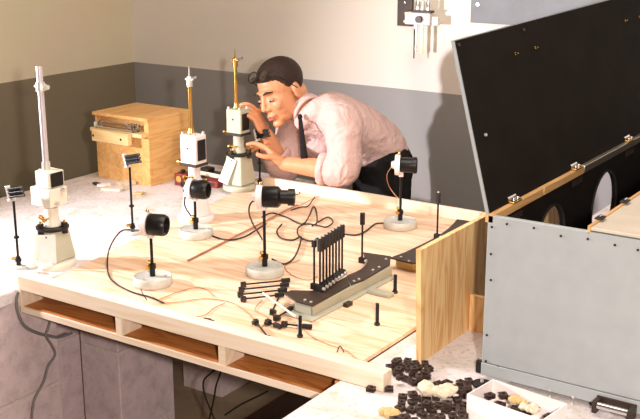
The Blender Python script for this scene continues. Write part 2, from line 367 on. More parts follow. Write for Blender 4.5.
# ------------------------------------------------------------------ grey metal case with black lid
XH, YC, ZT, ZB = -.86, 1.9, .364, .013
W2, D2 = .62, 1.25
ca = thing('metal_case', 'large grey metal equipment case with open black lid and round side ports', 'case', (XH, YC, 0))
bm = BM(); bx(bm, 0, W2, 0, .012, ZB + .028, ZT); obj('front_panel', bm, 'alu', ca, bevel=.0015)
bm = BM(); bx(bm, 0, W2, -.002, .012, ZB, ZB + .0265); obj('base_strip', bm, 'alu', ca, bevel=.001)
bm = BM(); bx(bm, .004, W2 - .004, .0125, .016, ZB + .01, ZT - .001); obj('front_lining', bm, 'blackp', ca, smooth=False)
bm = BM(); bx(bm, .004, W2 - .004, .0165, D2 - .012, ZB, ZB + .008); obj('case_floor', bm, 'blackp', ca, smooth=False)
bm = BM(); bx(bm, 0, W2, D2 - .012, D2, ZB, ZT); obj('back_panel', bm, 'blackp', ca, smooth=False)
bm = BM(); bx(bm, W2 - .012, W2, .0125, D2 - .0125, ZB, ZT); obj('right_panel', bm, 'blackp', ca, smooth=False)
# side panel with ports (made as strips around circular holes)
def holed(bm, y0, y1, z0, z1, holes, x0, x1, n=36):
    # split in columns; each hole in its own column
    cur = y0
    for (cy, cz, r) in holes:
        a, b2 = cy - r - .01, cy + r + .01
        bx(bm, x0, x1, cur, a, z0, z1); cur = b2
        ring = []; outer = []
        for k in range(n):
            an = 2 * PI * k / n; dy, dz = math.cos(an), math.sin(an)
            ring.append((cy + dy * r, cz + dz * r))
            s = min(((b2 - cy) / abs(dy)) if abs(dy) > 1e-6 else 9, ((z1 - cz) / dz) if dz > 1e-6 else 9, ((cz - z0) / -dz) if dz < -1e-6 else 9)
            outer.append((cy + dy * s, cz + dz * s))
        for cn in ((b2, z1), (a, z1), (a, z0), (b2, z0)):   # snap nearest sample on the corners
            k = min(range(n), key=lambda i: (outer[i][0] - cn[0]) ** 2 + (outer[i][1] - cn[1]) ** 2); outer[k] = cn
        V = [[bm.verts.new((x, p[0], p[1])) for p in lst] for x in (x0, x1) for lst in (ring, outer)]
        r0, o0, r1, o1 = V
        for k in range(n):
            j = (k + 1) % n
            bm.faces.new([r0[k], r0[j], o0[j], o0[k]]); bm.faces.new([r1[k], o1[k], o1[j], r1[j]])
            bm.faces.new([r0[k], r1[k], r1[j], r0[j]]); bm.faces.new([o0[k], o0[j], o1[j], o1[k]])
    bx(bm, x0, x1, cur, y1, z0, z1)
bm = BM(); holed(bm, .0125, D2 - .0125, ZB, ZT - .012, [(.328, .228, .082), (.69, .226, .092)], .0005, .010); obj('left_panel', bm, 'blackp', ca, smooth=False)
for k, (cy, cz, r) in enumerate([(.328, .228, .082), (.69, .226, .092)]):
    bm = BM(); lathe(bm, [(r + .0, .0), (r + .0035, .0), (r + .0035, .004), (r, .004), (r, .0)], (.0102, cy, cz), (1, 0, 0), 40); obj('port_ring', bm, 'blackm', ca)
# rim along the hinge side, in two lengths
for a, b2, m in ((.0, .265, 'rimtan'), (.27, .52, 'rimtan'), (.525, D2, 'rim')):
    bm = BM(); bx(bm, -.006, .012, a, b2, ZT - .016, ZT + .002); obj('rim_strip', bm, m, ca, bevel=.001)
def latch(parent, y, z=ZT, x=0):
    h = thing('x', None, None); bpy.data.objects.remove(h)
    bm = BM(); bx(bm, x - .010, x + .014, y - .022, y + .022, z + .002, z + .006); l = obj('hinge', bm, 'brass', parent, bevel=.001)
    bm = BM(); cyl(bm, (x - .004, y - .02, z + .010), (x - .004, y + .02, z + .010), .005, n=12); obj('hinge_pin', bm, 'chrome', l)
    bm = BM(); ell(bm, (x + .008, y - .01, z + .008), .005); ell(bm, (x + .008, y + .01, z + .008), .005); obj('rivet', bm, 'chrome', l)
    return l
for px in (512, 574, 627):
    y = onx(px, 213 - .53 * (px - 488), XH).y - YC; latch(ca, y)
    bm = BM(); bx(bm, .0105, .013, y - .035, y + .03, ZT - .035, ZT - .022); obj('inner_strap', bm, 'brownp', ca)
for (px, py) in ((492, 227), (507, 224), (534, 228), (561, 236), (588, 239), (615, 245), (491, 254), (491, 280), (487, 335), (486, 361), (498, 367), (524, 374), (551, 381), (577, 389), (604, 397), (632, 402), (638, 250)):
    p = ony(px, py, YC); bm = BM(); cyl(bm, (p.x - XH, -.0016, p.z), (p.x - XH, .001, p.z), .0026, n=8); obj('rivet', bm, 'blackm', ca)
for (px, py) in ((550, 390), (550, 396), (573, 397), (572, 403)):
    p = ony(px, py, YC - .002); bm = BM(); cyl(bm, (p.x - XH, -.0036, p.z), (p.x - XH, -.001, p.z), .003, n=8); obj('screw', bm, 'tin', ca)
# carrying handle low on the front
p = ony(617, 407, YC); hx = p.x - XH; hz = ZB + .006
bm = BM(); bx(bm, hx - .040, hx - .030, -.034, -.0025, hz - .012, hz + .012); bx(bm, hx + .030, hx + .040, -.034, -.0025, hz - .012, hz + .012); bx(bm, hx - .04, hx + .04, -.006, -.0022, hz - .014, hz + .014); h = obj('handle_bracket', bm, 'brownp', ca, bevel=.001)
bm = BM(); cyl(bm, (hx - .03, -.028, hz + .004), (hx + .03, -.028, hz + .004), .007, n=14); obj('handle_bar', bm, 'chrome', h)
# lid
lid_h = .356; lean = math.atan2(.092, .344)
def lidpt(y, s, o=0):   # s along the lid height, o outward thickness
    return Vector((.001 - math.sin(lean) * s - math.cos(lean) * o, y, ZT + .002 + math.cos(lean) * s - math.sin(lean) * o))
def slabq(bm, pts, o0, o1):
    A = [bm.verts.new(lidpt(y, s, o0)) for y, s in pts]; B = [bm.verts.new(lidpt(y, s, o1)) for y, s in pts]; n = len(pts)
    bm.faces.new(A); bm.faces.new(B[::-1])
    for k in range(n): bm.faces.new([A[k], B[k], B[(k + 1) % n], A[(k + 1) % n]])
LQ = [(0.004, 0), (D2, 0), (D2, lid_h + .03), (0.004, lid_h)]
bm = BM(); slabq(bm, LQ, 0, .004); ld = obj('lid', bm, 'blackp', ca, smooth=False)
bm = BM(); slabq(bm, [(0, 0), (D2 + .004, 0), (D2 + .004, lid_h + .034), (0, lid_h + .002)], .0043, .0062); obj('lid_skin', bm, 'alu', ld, smooth=False)
bm = BM(); slabq(bm, [(0.0, 0), (.0035, 0), (.0035, lid_h), (0.0, lid_h)], -.0005, .0042); obj('lid_edge', bm, 'alu', ld, smooth=False)
for (px, py, mm) in ((514, 54, 'brass'), (534, 48, 'brass'), (624, 21, 'brass'), (638, 17, 'brass'), (458, 45, 'brownp'), (523, 30, 'brownp'), (485, 135, 'tin')):
    d = ray(px, py); # hit the lid plane
    n0 = Vector((math.cos(lean), 0, math.sin(lean))); o0 = lidpt(0, 0) + Vector((XH, YC, 0)); tt = (o0 - Vector((0, 0, H))).dot(n0) / d.dot(n0)
    q = d * tt + Vector((0, 0, H)) - Vector((XH, YC, 0))
    bm = BM(); cyl(bm, q, q + n0 * .004, .0032, n=10)
    if mm == 'brass': cyl(bm, q + n0 * .004, q + n0 * .010, .0018, n=8)
    obj('stud', bm, mm, ld)
# half cover over the right part
bm = BM(); x0 = .215; bx(bm, x0, W2 + .002, .0, D2, ZT + .003, ZT + .009); cv = obj('top_cover', bm, 'cover', ca, bevel=.001)
bm = BM(); bx(bm, x0 - .006, x0, .0, D2, ZT - .004, ZT + .012); obj('cover_rim', bm, 'rimtan', cv, bevel=.001)
for y in (.06, .21, .42, .7):
    bm = BM(); bx(bm, x0 - .010, x0 + .006, y - .014, y + .014, ZT + .0125, ZT + .016); l = obj('toggle_latch', bm, 'blackm', cv, bevel=.002)
    bm = BM(); cyl(bm, (x0 - .002, y - .008, ZT + .018), (x0 - .002, y + .008, ZT + .018), .0025, n=10); obj('latch_pin', bm, 'chrome', l)
# casters
for (cx, cy) in ((.03, .035), (.03, D2 - .06), (W2 - .04, .05), (W2 - .04, D2 - .06)):
    bm = BM(); bx(bm, cx - .016, cx + .016, cy - .016, cy + .016, .0095, ZB); c0 = obj('caster_fork', bm, 'blackm', ca)
    bm = BM(); cyl(bm, (cx - .010, cy, .0048), (cx + .010, cy, .0048), .0046, n=18); obj('caster_wheel', bm, 'rubber', c0)

p = at(484, 386); t = thing('rubber_foot', 'black round rubber foot with metal stud at the corner of the grey case', 'foot', (p.x - .004, p.y - .002, 0))
bm = BM(); lathe(bm, [(0, 0), (.018, 0), (.02, .004), (.019, .008), (.006, .009), (0, .009)], n=24); obj('foot_disc', bm, 'rubber', t)
bm = BM(); cyl(bm, (0, 0, .009), (0, 0, .019), .0035, n=10); obj('stud', bm, 'tin', t)
p = at(474, 376); t = thing('black_block', 'small black block standing against the left side of the grey case', 'block', (p.x + .004, p.y + .03, 0))
bm = BM(); bx(bm, -.010, .010, -.012, .012, 0, .028); obj('block_body', bm, 'blackm', t, bevel=.002); bm = BM(); ell(bm, (0, -.004, .031), (.005, .005, .004)); obj('screw', bm, 'tin', t)

# ------------------------------------------------------------------ instruments
def instrument(loc, label, body, pole_mat, pole_r, z_head, z_box, z_collar, kind, pole_top, ped='round', tagc=None):
    t = thing('optical_instrument', label, 'instrument', loc); pbody = 'greeng' if kind == 'A' else body
    bm = BM(); lathe(bm, [(0, 0), (.058, 0), (.06, .004), (.06, .014), (.056, .019), (.04, .021), (0, .021)], n=40); obj('base', bm, body, t)
    zc = z_collar
    if ped == 'round':
        bm = BM(); lathe(bm, [(0, .0215), (.047, .0215), (.045, .03), (.034, zc - .01), (.033, zc), (0, zc)], n=32); obj('pedestal', bm, body, t)
    else:
        bm = BM(); w0, w1 = .043, .032
        A = [bm.verts.new((sx * w0, sy * w0, .0215)) for sx, sy in ((-1, -1), (1, -1), (1, 1), (-1, 1))]; B = [bm.verts.new((sx * w1, sy * w1, zc)) for sx, sy in ((-1, -1), (1, -1), (1, 1), (-1, 1))]
        bm.faces.new(A[::-1]); bm.faces.new(B)
        for k in range(4): bm.faces.new([A[k], A[(k + 1) % 4], B[(k + 1) % 4], B[k]])
        obj('pedestal', bm, pbody, t, bevel=.004)
    bm = BM(); bmm = BM()
    lathe(bm, [(0, zc + .0005), (.044, zc + .0005), (.046, zc + .003), (.046, zc + .008), (.03, zc + .010), (0, zc + .010)], n=32); cl = obj('levelling_ring', bm, 'blackm', t); bmm.free()
    for k in range(3):
        a = math.radians(-100 + 120 * k); c = Vector((math.cos(a) * .037, math.sin(a) * .037, zc))
        bm = BM(); cyl(bm, c + Vector((0, 0, -.010)), c + Vector((0, 0, .020)), .009, n=14); s = obj('levelling_screw', bm, 'blackm' if kind != 'C' else 'brownp', t)
        bm = BM(); cyl(bm, c + Vector((0, 0, .020)), c + Vector((0, 0, .027)), .004, n=10); obj('screw_tip', bm, 'brass', s)
    bm = BM(); lathe(bm, [(0, zc + .0105), (.026, zc + .0105), (.024, zc + .022), (.019, zc + .03), (.019, z_box - .008), (0, z_box - .008)], n=28); obj('neck', bm, body, t)
    for sx, sy, z in ((-1, -.2, zc + .028), (.3, -1, zc + .034)):
        bm = BM(); d = Vector((sx, sy, 0)).normalized(); cyl(bm, d * .017 + Vector((0, 0, z)), d * .036 + Vector((0, 0, z)), .0028, n=8); cyl(bm, d * .034 + Vector((0, 0, z)), d * .041 + Vector((0, 0, z)), .0065, n=12); obj('thumb_screw', bm, 'brass', t)
    if kind == 'A':
        bm = BM(); bx(bm, -.043, .034, -.032, .032, z_box, z_box + .052); obj('lower_housing', bm, body, t, bevel=.002)
        bm = BM(); bx(bm, -.024, .030, -.028, .028, z_box + .0525, z_head); hd = obj('head', bm, body, t, bevel=.003)
        bm = BM(); bx(bm, .0302, .034, -.022, .022, z_box + .056, z_head - .003); obj('window', bm, 'black', hd, bevel=.002)
        bm = BM(); cyl(bm, (-.024, 0, z_head - .012), (-.036, 0, z_head - .012), .010, n=16); obj('side_knob', bm, body, hd)
        bm = BM(); cyl(bm, (.034, .012, z_box + .045), (.046, .012, z_box + .045), .006, n=12); cyl(bm, (.034, -.012, z_box + .012), (.044, -.012, z_box + .012), .006, n=12); obj('side_knob', bm, 'tin', hd)
    else:
        bm = BM(); bx(bm, -.036, .034, -.03, .03, z_box - .0075, z_box - .0005); obj('tilt_plate', bm, 'brownp', t, bevel=.001)
        bm = BM(); bx(bm, -.033, .031, -.026, .026, z_box, z_head); hd = obj('head', bm, body, t, bevel=.003)
        bm = BM(); bx(bm, .0312, .035, -.019, .019, z_box + .012, z_head - .014); obj('window', bm, 'black', hd, bevel=.002)
        bm = BM(); cyl(bm, (-.003, -.0262, z_box + .05), (-.003, -.028, z_box + .05), .003, n=10); obj('screw', bm, 'brownp', hd)
        bm = BM(); cyl(bm, (-.034, -.012, z_box + .000), (-.052, -.012, z_box + .000), .003, n=8); cyl(bm, (-.048, -.012, z_box), (-.056, -.012, z_box), .007, n=12); obj('thumb_screw', bm, 'brass', hd)
        for sx, sy in ((-.026, -.02), (.022, -.02), (.024, .02)):
            bm = BM(); cyl(bm, (sx, sy, z_head), (sx, sy, z_head + .008), .0045, n=10); obj('cap_screw', bm, 'tin', hd)
    # pole with its clamp
    bm = BM(); lathe(bm, [(0, 0), (.012, 0), (.012, .006), (pole_r + .003, .012), (pole_r + .003, .022), (0, .022)], (-.008, 0, z_head + .0005), n=18); obj('pole_socket', bm, 'tin' if kind == 'A' else 'brass', t)
    bm = BM(); ztop = pole_top - (0 if kind == 'A' else .022); cyl(bm, (-.008, 0, z_head + .022), (-.008, 0, ztop), pole_r, n=16); po = obj('pole', bm, pole_mat, t)
    if kind == 'A':
        z = pole_top - .055; bm = BM(); cyl(bm, (-.008, 0, z - .012), (-.008, 0, z + .012), pole_r + .004, n=14); cyl(bm, (-.026, 0, z), (.020, 0, z), .0035, n=10); ell(bm, (-.024, 0, z), .006); cyl(bm, (.008, -.002, z), (.011, -.002, z), .010, n=12); cyl(bm, (.017, 0, z), (.021, 0, z), .007, n=12); obj('pole_clamp', bm, 'tin', po)
    else:
        z = ztop - .012; bm = BM(); cyl(bm, (-.008, 0, z - .016), (-.008, 0, z + .004), pole_r + .0035, n=14); ell(bm, (-.008, 0, z + .008), (.010, .008, .009)); cyl(bm, (-.022, 0, z + .006), (.006, 0, z + .006), .004, n=10); cyl(bm, (-.008, 0, z + .012), (-.008, 0, pole_top + .012), .0028, .001, n=8); obj('pole_clamp', bm, 'tin' if kind == 'B' else 'brass', po)
        bm = BM(); box(bm, (.012, -.0, z + .012), (.026, .004, .008), Matrix.Rotation(-.35, 3, 'Y')); obj('pointer', bm, 'brownp', po)
    if tagc:
        x, y, z0, z1, wd, tl = tagc; bm = BM(); Rm = Matrix.Rotation(.6 if kind == 'A' else .25, 3, 'Z') @ Matrix.Rotation(tl, 3, 'Y') @ Matrix.Rotation(-.12, 3, 'X')
        box(bm, (x, y, (z0 + z1) / 2), (wd, .0012, z1 - z0), Rm); tg = obj('card_tag', bm, 'whitec', t, smooth=False)
        bm = BM(); p = Vector((x, y, (z0 + z1) / 2)) + Rm @ Vector((0, -.001, (z1 - z0) / 2 - .007)); cyl(bm, p, p + Vector((0, -.001, 0)), .003, n=8); obj('eyelet', bm, 'brownp', tg)
    return t
instrument((-2.190, 1.925, .0), 'ivory optical instrument with thick white pole standing at the far left', 'ivory', 'steelp', .0085, .277, .178, .108, 'A', .562, 'square', (.030, -.052, .026, .106, .050, 0))
instrument((-2.133, 2.470, .0112), 'pale optical instrument with brass pole standing beside the plywood crate', 'pinkw', 'brass', .006, .280, .188, .112, 'B', .480)
instrument((-2.262, 2.862, .0114), 'grey green optical instrument with brass pole that the man is adjusting', 'greeng', 'brass', .006, .290, .205, .125, 'C', .487, 'square', (-.012, -.052, .028, .122, .036, .36))

# ------------------------------------------------------------------ lamps / detector heads on magnetic bases
def detector(loc, label, hz, ang, kind='short', post_off=(0, 0), pitch=0.0):
    t = thing('detector_stand', label, 'optical stand', loc)
    bm = BM(); lathe(bm, [(0, 0), (.050, 0), (.052, .003), (.052, .020), (.049, .024), (.047, .0225), (.020, .0225), (0, .0225)], n=40); obj('round_base', bm, 'basew', t)
    for a in (.5, 2.6, 4.7):
        bm = BM(); cyl(bm, (math.cos(a) * .036, math.sin(a) * .036, .0225), (math.cos(a) * .036, math.sin(a) * .036, .0265), .004, n=8); obj('base_screw', bm, 'tin', t)
    bm = BM(); cyl(bm, (0, 0, .023), (0, 0, .044), .0075, n=14); cyl(bm, (0, 0, .044), (0, 0, .056), .010, n=14); obj('post_holder', bm, 'black', t)
    bm = BM(); cyl(bm, (0, -.008, .05), (0, -.020, .05), .0025, n=8); cyl(bm, (0, -.016, .05), (0, -.021, .05), .006, n=12); ell(bm, (-.004, -.008, .062), .006); obj('thumb_screw', bm, 'brass', t)
    bm = BM(); cyl(bm, (0, 0, .056), (0, 0, hz - .012), .0042, n=12); obj('post', bm, 'black', t)
    d = Vector((math.cos(ang) * math.cos(pitch), math.sin(ang) * math.cos(pitch), math.sin(pitch))); c = Vector((0, 0, hz)) + d * .015; R = Vector((0, 0, 1)).rotation_difference(d)
    # white bracket: ring plus yoke below
    bm = BM(); lathe(bm, [(.012, -.034), (.031, -.034), (.0325, -.028), (.0325, -.0185), (.012, -.0185), (.012, -.034)], c, d, 28); box(bm, c + Vector((0, 0, -.026)) - d * .015, (.014, .016, .020), d.to_track_quat('X', 'Z').to_matrix()); br = obj('bracket', bm, 'pinkw', t)
    bm = BM(); lathe(bm, [(0, -.046), (.010, -.046), (.014, -.034), (0, -.034)], c, d, 20); obj('socket_cap', bm, 'tin', br)
    bm = BM(); cyl(bm, c - d * .022 + Vector((0, 0, .026)), c - d * .022 + Vector((0, 0, .036)), .003, n=8); ell(bm, c - d * .022 + Vector((0, 0, .037)), .005); obj('clamp_knob', bm, 'brass', br)
    if kind == 'short': prof = [(0, -.018), (.027, -.018), (.029, -.015), (.029, .022), (.025, .030), (.021, .030), (.019, .016), (0, .016)]
    elif kind == 'lens': prof = [(0, -.018), (.027, -.018), (.029, -.015), (.029, .024), (.022, .030), (.019, .031), (.019, .050), (.023, .050), (.023, .068), (.018, .068), (.017, .058), (0, .058)]
    else: prof = [(0, -.018), (.022, -.018), (.023, -.014), (.023, .020), (.026, .021), (.026, .032), (.021, .034), (.018, .026), (0, .026)]
    bm = BM(); lathe(bm, prof, c, d, 32); hd = obj('detector_head', bm, 'black', t)
    return t
zp = .0105
def plt(px, py, z=zp): return at(px, py, z)
detector(plt(153, 284), 'detector stand with short black head at the front left of the platform', .165, math.radians(20))
detector(plt(196, 236, .0114), 'detector stand with black head right in front of the brass poled pale instrument', .148, math.radians(16))
detector(plt(265, 274), 'detector stand with the longest lens barrel, beside the bundle of black rods', .218, math.radians(30), 'lens')
detector(plt(400, 227), 'detector stand near the back rail in front of the man\'s dark trousers', .200, math.radians(26), 'ring')
# white hub sleeve of the lens detector

# ------------------------------------------------------------------ rod stands with black twin-bar clamps
def rodstand(loc, label, hz, ang, tilt=0.22):
    t = thing('rod_stand', label, 'rod stand', loc)
    bm = BM(); lathe(bm, [(0, 0), (.020, 0), (.021, .003), (.019, .007), (.006, .009), (0, .009)], n=24); obj('foot', bm, 'basew', t)
    bm = BM(); cyl(bm, (0, 0, .0092), (0, 0, .034), .0065, n=12); cyl(bm, (0, 0, .020), (0, 0, .028), .009, n=12); obj('collar', bm, 'black', t)
    bm = BM(); cyl(bm, (-.004, -.006, .03), (-.007, -.018, .03), .0045, n=10); obj('thumb_screw', bm, 'brass', t)
    bm = BM(); cyl(bm, (0, 0, .0345), (0, 0, hz - .018), .0036, n=12); cyl(bm, (0, 0, .088), (0, 0, .093), .008, n=12); obj('rod', bm, 'black', t)
    bm = BM(); cyl(bm, (0, 0, hz - .026), (0, 0, hz - .016), .0055, n=12); obj('rod_tip', bm, 'tin', t)
    R = Matrix.Rotation(ang, 3, 'Z') @ Matrix.Rotation(-tilt, 3, 'Y'); c = Vector((.012, 0, hz))
    bm = BM(); box(bm, c + R @ Vector((-.024, 0, 0)), (.008, .014, .042), R); box(bm, c + R @ Vector((-.024, 0, -.02)), (.012, .018, .006), R); cp = obj('clamp_plate', bm, 'tin', t, bevel=.001)
    bm = BM(); box(bm, c + R @ Vector((.003, 0, .0)), (.042, .012, .028), R); obj('clamp_body', bm, 'blackm', t, bevel=.001)
    for z in (-.011, .0, .011):
        bm = BM(); cyl(bm, c + R @ Vector((-.019, -.007, z)), c + R @ Vector((.030, -.007, z)), .0035, n=10); obj('clamp_bar', bm, 'black', t)
        bm = BM(); cyl(bm, c + R @ Vector((.030, -.007, z)), c + R @ Vector((.0335, -.007, z)), .0042, n=8); obj('nut', bm, 'clip', t)
    return t
rodstand(at(19, 268), 'black rod stand with clamp head at the left frame edge', .222, math.radians(10))
rodstand(at(133, 234), 'black rod stand with clamp head in front of the plywood crate', .240, math.radians(12))
p = at(260, 190); rodstand((p.x + .004, p.y - .005, .0114), 'black rod stand with clamp head between the man\'s hands and the back rail', .198, math.radians(14))

# ------------------------------------------------------------------ optical bench
ob = thing('optical_bench', 'grey optical bench with dark scalloped plates along the platform', 'optical bench', (-1.37, 2.0, zp))
def bobj(name, bm, mat, par=None, **kw):
    bmesh.ops.translate(bm, verts=bm.verts, vec=(1.37, -2.0, 0)); return obj(name, bm, mat, par or ob, **kw)
# rail: from front-left to back, slightly turned
r0 = at(313, 306, zp + .029); r1 = at(392, 266, zp + .029); r0.z = r1.z = 0; rd = (r1 - r0).normalized(); rn = Vector((rd.y, -rd.x, 0))
def rp(a, b2, z): v = r0 + rd * a + rn * b2; return (v.x, v.y, z)
RL = (r1 - r0).length
def rbox(bm, a0, a1, b0, b1, z0, z1):
    ang = math.atan2(rd.y, rd.x); Rm = Matrix.Rotation(ang, 3, 'Z'); c = rp((a0 + a1) / 2, (b0 + b1) / 2, (z0 + z1) / 2)
    box(bm, c, (a1 - a0, b1 - b0, z1 - z0), Rm)
# inverted channel of the rail: top web and two flanges
bm = BM(); rbox(bm, 0, RL, -.052, -.004, .024, .028); bobj('rail_web', bm, 'benchg')
bm = BM(); rbox(bm, 0, RL, -.004, .001, .0042, .028); bobj('rail_flange', bm, 'benchg', bevel=.001)
bm = BM(); rbox(bm, 0, RL, -.056, -.052, .0042, .028); bobj('rail_flange', bm, 'benchg', bevel=.001)
bm = BM(); rbox(bm, -.030, RL, -.070, .018, 0, .004); bobj('rail_sole', bm, 'benchg', bevel=.001)
bm = BM(); rbox(bm, -.002, .002, -.0515, -.0045, .0045, .0235); bobj('end_cap', bm, 'benchg')
for a, l in ((.215, .115), (.46, .11)):
    bm = BM(); rbox(bm, a, a + .026, .0205, .0205 + l - .05, .0, .010); fo = bobj('outrigger', bm, 'basew' if a > .3 else 'benchg', bevel=.002)
bm = BM(); rbox(bm, .10, .125, .0205, .034, 0, .010); bobj('foot_pad', bm, 'brownp', bevel=.001)
def plate(poly, z0=.0285, z1=.0325):
    bm = BM(); prism(bm, poly, z0, z1); return bobj('dark_plate', bm, 'brownp', bevel=.0006, smooth=False)
def W(px, py, z=.043): p = at(px, py, z); return (p.x, p.y)
def arc(p, q, bulge, n=10):
    p, q = Vector(p), Vector(q); d = q - p; nn = Vector((-d.y, d.x)); return [tuple(p + d * (k / n) + nn * (4 * bulge * (k / n) * (1 - k / n))) for k in range(n + 1)]
plate([W(284, 293), W(296, 301), W(313, 305.5), W(350, 284.5), W(347, 276), W(338, 281), W(325, 287), W(311, 290.5), W(291, 290)])
plate([W(351, 284), W(364, 279.5), W(390, 264), W(391, 256), W(363, 252)] + arc(W(362, 254), W(347, 275), .16)[1:])
plate([W(390, 257.5), W(412, 263), W(425, 262), W(455, 240), W(471, 221)] + arc(W(457, 219), W(424, 243), .04) + [W(405, 252)])
for px, py in ((305, 300), (311, 302), (354, 281), (359, 279), (373, 270), (379, 267), (386, 259), (401, 257), (409, 261), (417, 258)):
    p = at(px, py, .044); bm = BM(); cyl(bm, (p.x, p.y, .0326), (p.x, p.y, .0352), .0036, n=10); bobj('plate_screw', bm, 'tin')
bm = BM(); p = at(402, 262, .03); bx(bm, p.x - .02, p.x + .035, p.y + .0, p.y + .06, 0, .0283); bobj('plate_block', bm, 'crate2', bevel=.001)

# row of eight clamp rods
def clamprod(loc, h, rz, label, group=None, headh=.034, base=True, lean=0):
    t = thing('clamp_rod', label, 'rod', loc, rz, group)
    if base:
        bm = BM(); bx(bm, -.009, .009, -.0052, .0052, 0, .016); obj('foot_block', bm, 'blackm', t, bevel=.001)
        bm = BM(); cyl(bm, (.009, 0, .008), (.015, 0, .008), .0042, n=12); obj('foot_screw', bm, 'tin', t)
    bm = BM(); cyl(bm, (0, 0, .016 if base else 0), (0, 0, h - headh), .0028, n=10); obj('rod_shaft', bm, 'black', t)
    bm = BM(); bx(bm, -.0055, .0055, -.0048, .0048, h - headh, h); obj('rod_head', bm, 'blackm', t, bevel=.001)
    bm = BM(); cyl(bm, (0, 0, h), (0, 0, h + .003), .003, n=8); obj('head_screw', bm, 'tin', t)
    return t
zpl = zp + .0326
a0 = at(320, 291, zpl); a1 = at(342, 275, zpl)
proto = None
ORD = ('first', 'second', 'third', 'fourth', 'fifth', 'sixth', 'seventh', 'eighth')
for k in range(8):
    p = a0.lerp(a1, k / 7)
    if proto is None: proto = clamprod(p, .138, math.radians(-4), 'x', 'clamp rods in a row on the bench'); o = proto
    else: o = copy_tree(proto)
    o.location = (p.x, p.y, zpl); o['label'] = 'slim black clamp rod, %s from the left in the close row of eight' % ORD[k]
p = at(314, 289, zpl); clamprod((p.x + .002, p.y - .002, zpl), .130, 0, 'single black rod standing just left of the rod row', None, .018)
p = at(362, 263, zpl); tr = clamprod((p.x, p.y, zpl), .142, 0, 'tall black rod standing alone on the middle dark plate', None, .034)
p = at(437, 239, zpl); clamprod((p.x, p.y, zpl), .140, 0, 'tall black rod on the rear dark plate near the upright plywood board', None, .030)
p = at(265, 262, .0345)

# standing screws
def sscrew(px, py, h, label):
    p = plt(px, py); t = thing('levelling_bolt', label, 'bolt', (p.x, p.y, zp))
    bm = BM(); lathe(bm, [(0, 0), (.0062, 0), (.0078, .003), (.0062, .0065), (0, .0065)], n=12); obj('bolt_foot', bm, 'blackm', t)
    bm = BM(); prof = [(0, .0066)]
    n = 16
    for k in range(n): z = .0066 + (h - .0066) * k / n; prof += [(.0044, z), (.0052, z + (h - .0066) / n / 2)]
    prof += [(.0044, h), (0, h)]; lathe(bm, prof, n=12); obj('threaded_shank', bm, 'black', t)
sscrew(300, 337, .052, 'black levelling bolt standing in front of the bench nose')
sscrew(377, 325, .055, 'black levelling bolt standing between the bench and the platform corner')
sscrew(395, 293, .050, 'black levelling bolt standing beside the upright plywood board near the bench')

# lying clamp rods
def lying(p0, p1, z, label, group=None, heads=(1, 1), n_=None):
    p0 = at(*p0, z); p1 = at(*p1, z); v = p1 - p0; l = v.length; rz = math.atan2(v.y, v.x)
    t = thing('loose_clamp_rod', label, 'rod', (p0.x, p0.y, z), rz, group)
    bm = BM(); cyl(bm, (.007, 0, 0), (l - .012, 0, 0), .0023, n=10); obj('rod_shaft', bm, 'black', t)
    if heads[0]:
        bm = BM(); bx(bm, -.006, .008, -.0055, .0055, -.0062, .0065); obj('rod_foot', bm, 'blackm', t, bevel=.001)
        bm = BM(); cyl(bm, (.002, -.0057, 0), (.002, -.0105, 0), .005, n=10); obj('foot_screw', bm, 'clip', t)
    if heads[1]:
        bm = BM(); bx(bm, l - .024, l, -.0046, .0046, -.005, .0055); obj('rod_head', bm, 'blackm', t, bevel=.001)
    return t
zz = zp + .0068
gl = 'clamp rods lying bundled on the platform'
for (a, b2, nm) in (((243, 284.5), (290, 280), 'farthest back'), ((241, 289.5), (289, 284.5), 'second from the back'), ((240, 294.5), (287, 289.5), 'third from the back'), ((243, 299), (284, 294.5), 'nearest the front rail')):
    lying(a, b2, zz, 'clamp rod lying beside the lens detector base, the one ' + nm, gl)
lying((272, 312), (283, 288), zz + .0005, 'black clamp rod lying crosswise between the bundle and the bench')
lying((276, 318), (292, 308), zz, 'black clamp rod lying with its foot towards the platform front, near the bench nose')
lying((284, 324), (312, 327), zz, 'front black clamp rod lying along the near side of the bench nose')
lying((268, 322), (281, 327), zz, 'short black clamp rod lying left of the front one by the bench nose')
lying((256, 322), (271, 341), zz, 'black clamp rod lying alone near the front rail')
# small bits
def stick(p0, p1, r, mat, name, label, cat):
    bm = BM(); cyl(bm, p0, p1, r, n=8); tag(obj(name, bm, mat), label, cat)
stick(at(263, 293, .034), at(296, 317, .026), .0028, 'pine', 'wooden_dowel', 'thin pale wooden dowel lying across the black rods', 'stick')
def lump(px, py, sx, sy, sz, mat, name, label, cat, z=zp, seed=1, parts=5, group=None):
    p = at(px, py, z); rnd = random.Random(seed); bm = BM()
    for k in range(parts):
        ell(bm, (rnd.uniform(-.5, .5) * sx, rnd.uniform(-.4, .4) * sy, sz * rnd.uniform(.4, .5)), (sx * rnd.uniform(.32, .5), sy * rnd.uniform(.35, .55), sz * .5), Matrix.Rotation(rnd.uniform(0, 3), 3, 'Z'))
    for v in bm.verts: v.co.z = max(v.co.z, 0)
    tx = bpy.data.textures.new('wad', 'CLOUDS'); tx.noise_scale = .014
    o = obj(name, bm, mat, None, loc=(p.x, p.y, z + .0002)); tag(o, label, cat, group)
    md = o.modifiers.new('r', 'REMESH'); md.mode = 'VOXEL'; md.voxel_size = min(sx, sy) / 16; md.use_smooth_shade = True
    md = o.modifiers.new('d', 'DISPLACE'); md.texture = tx; md.strength = .012; md.mid_level = .6; md.texture_coords = 'GLOBAL'
    return o

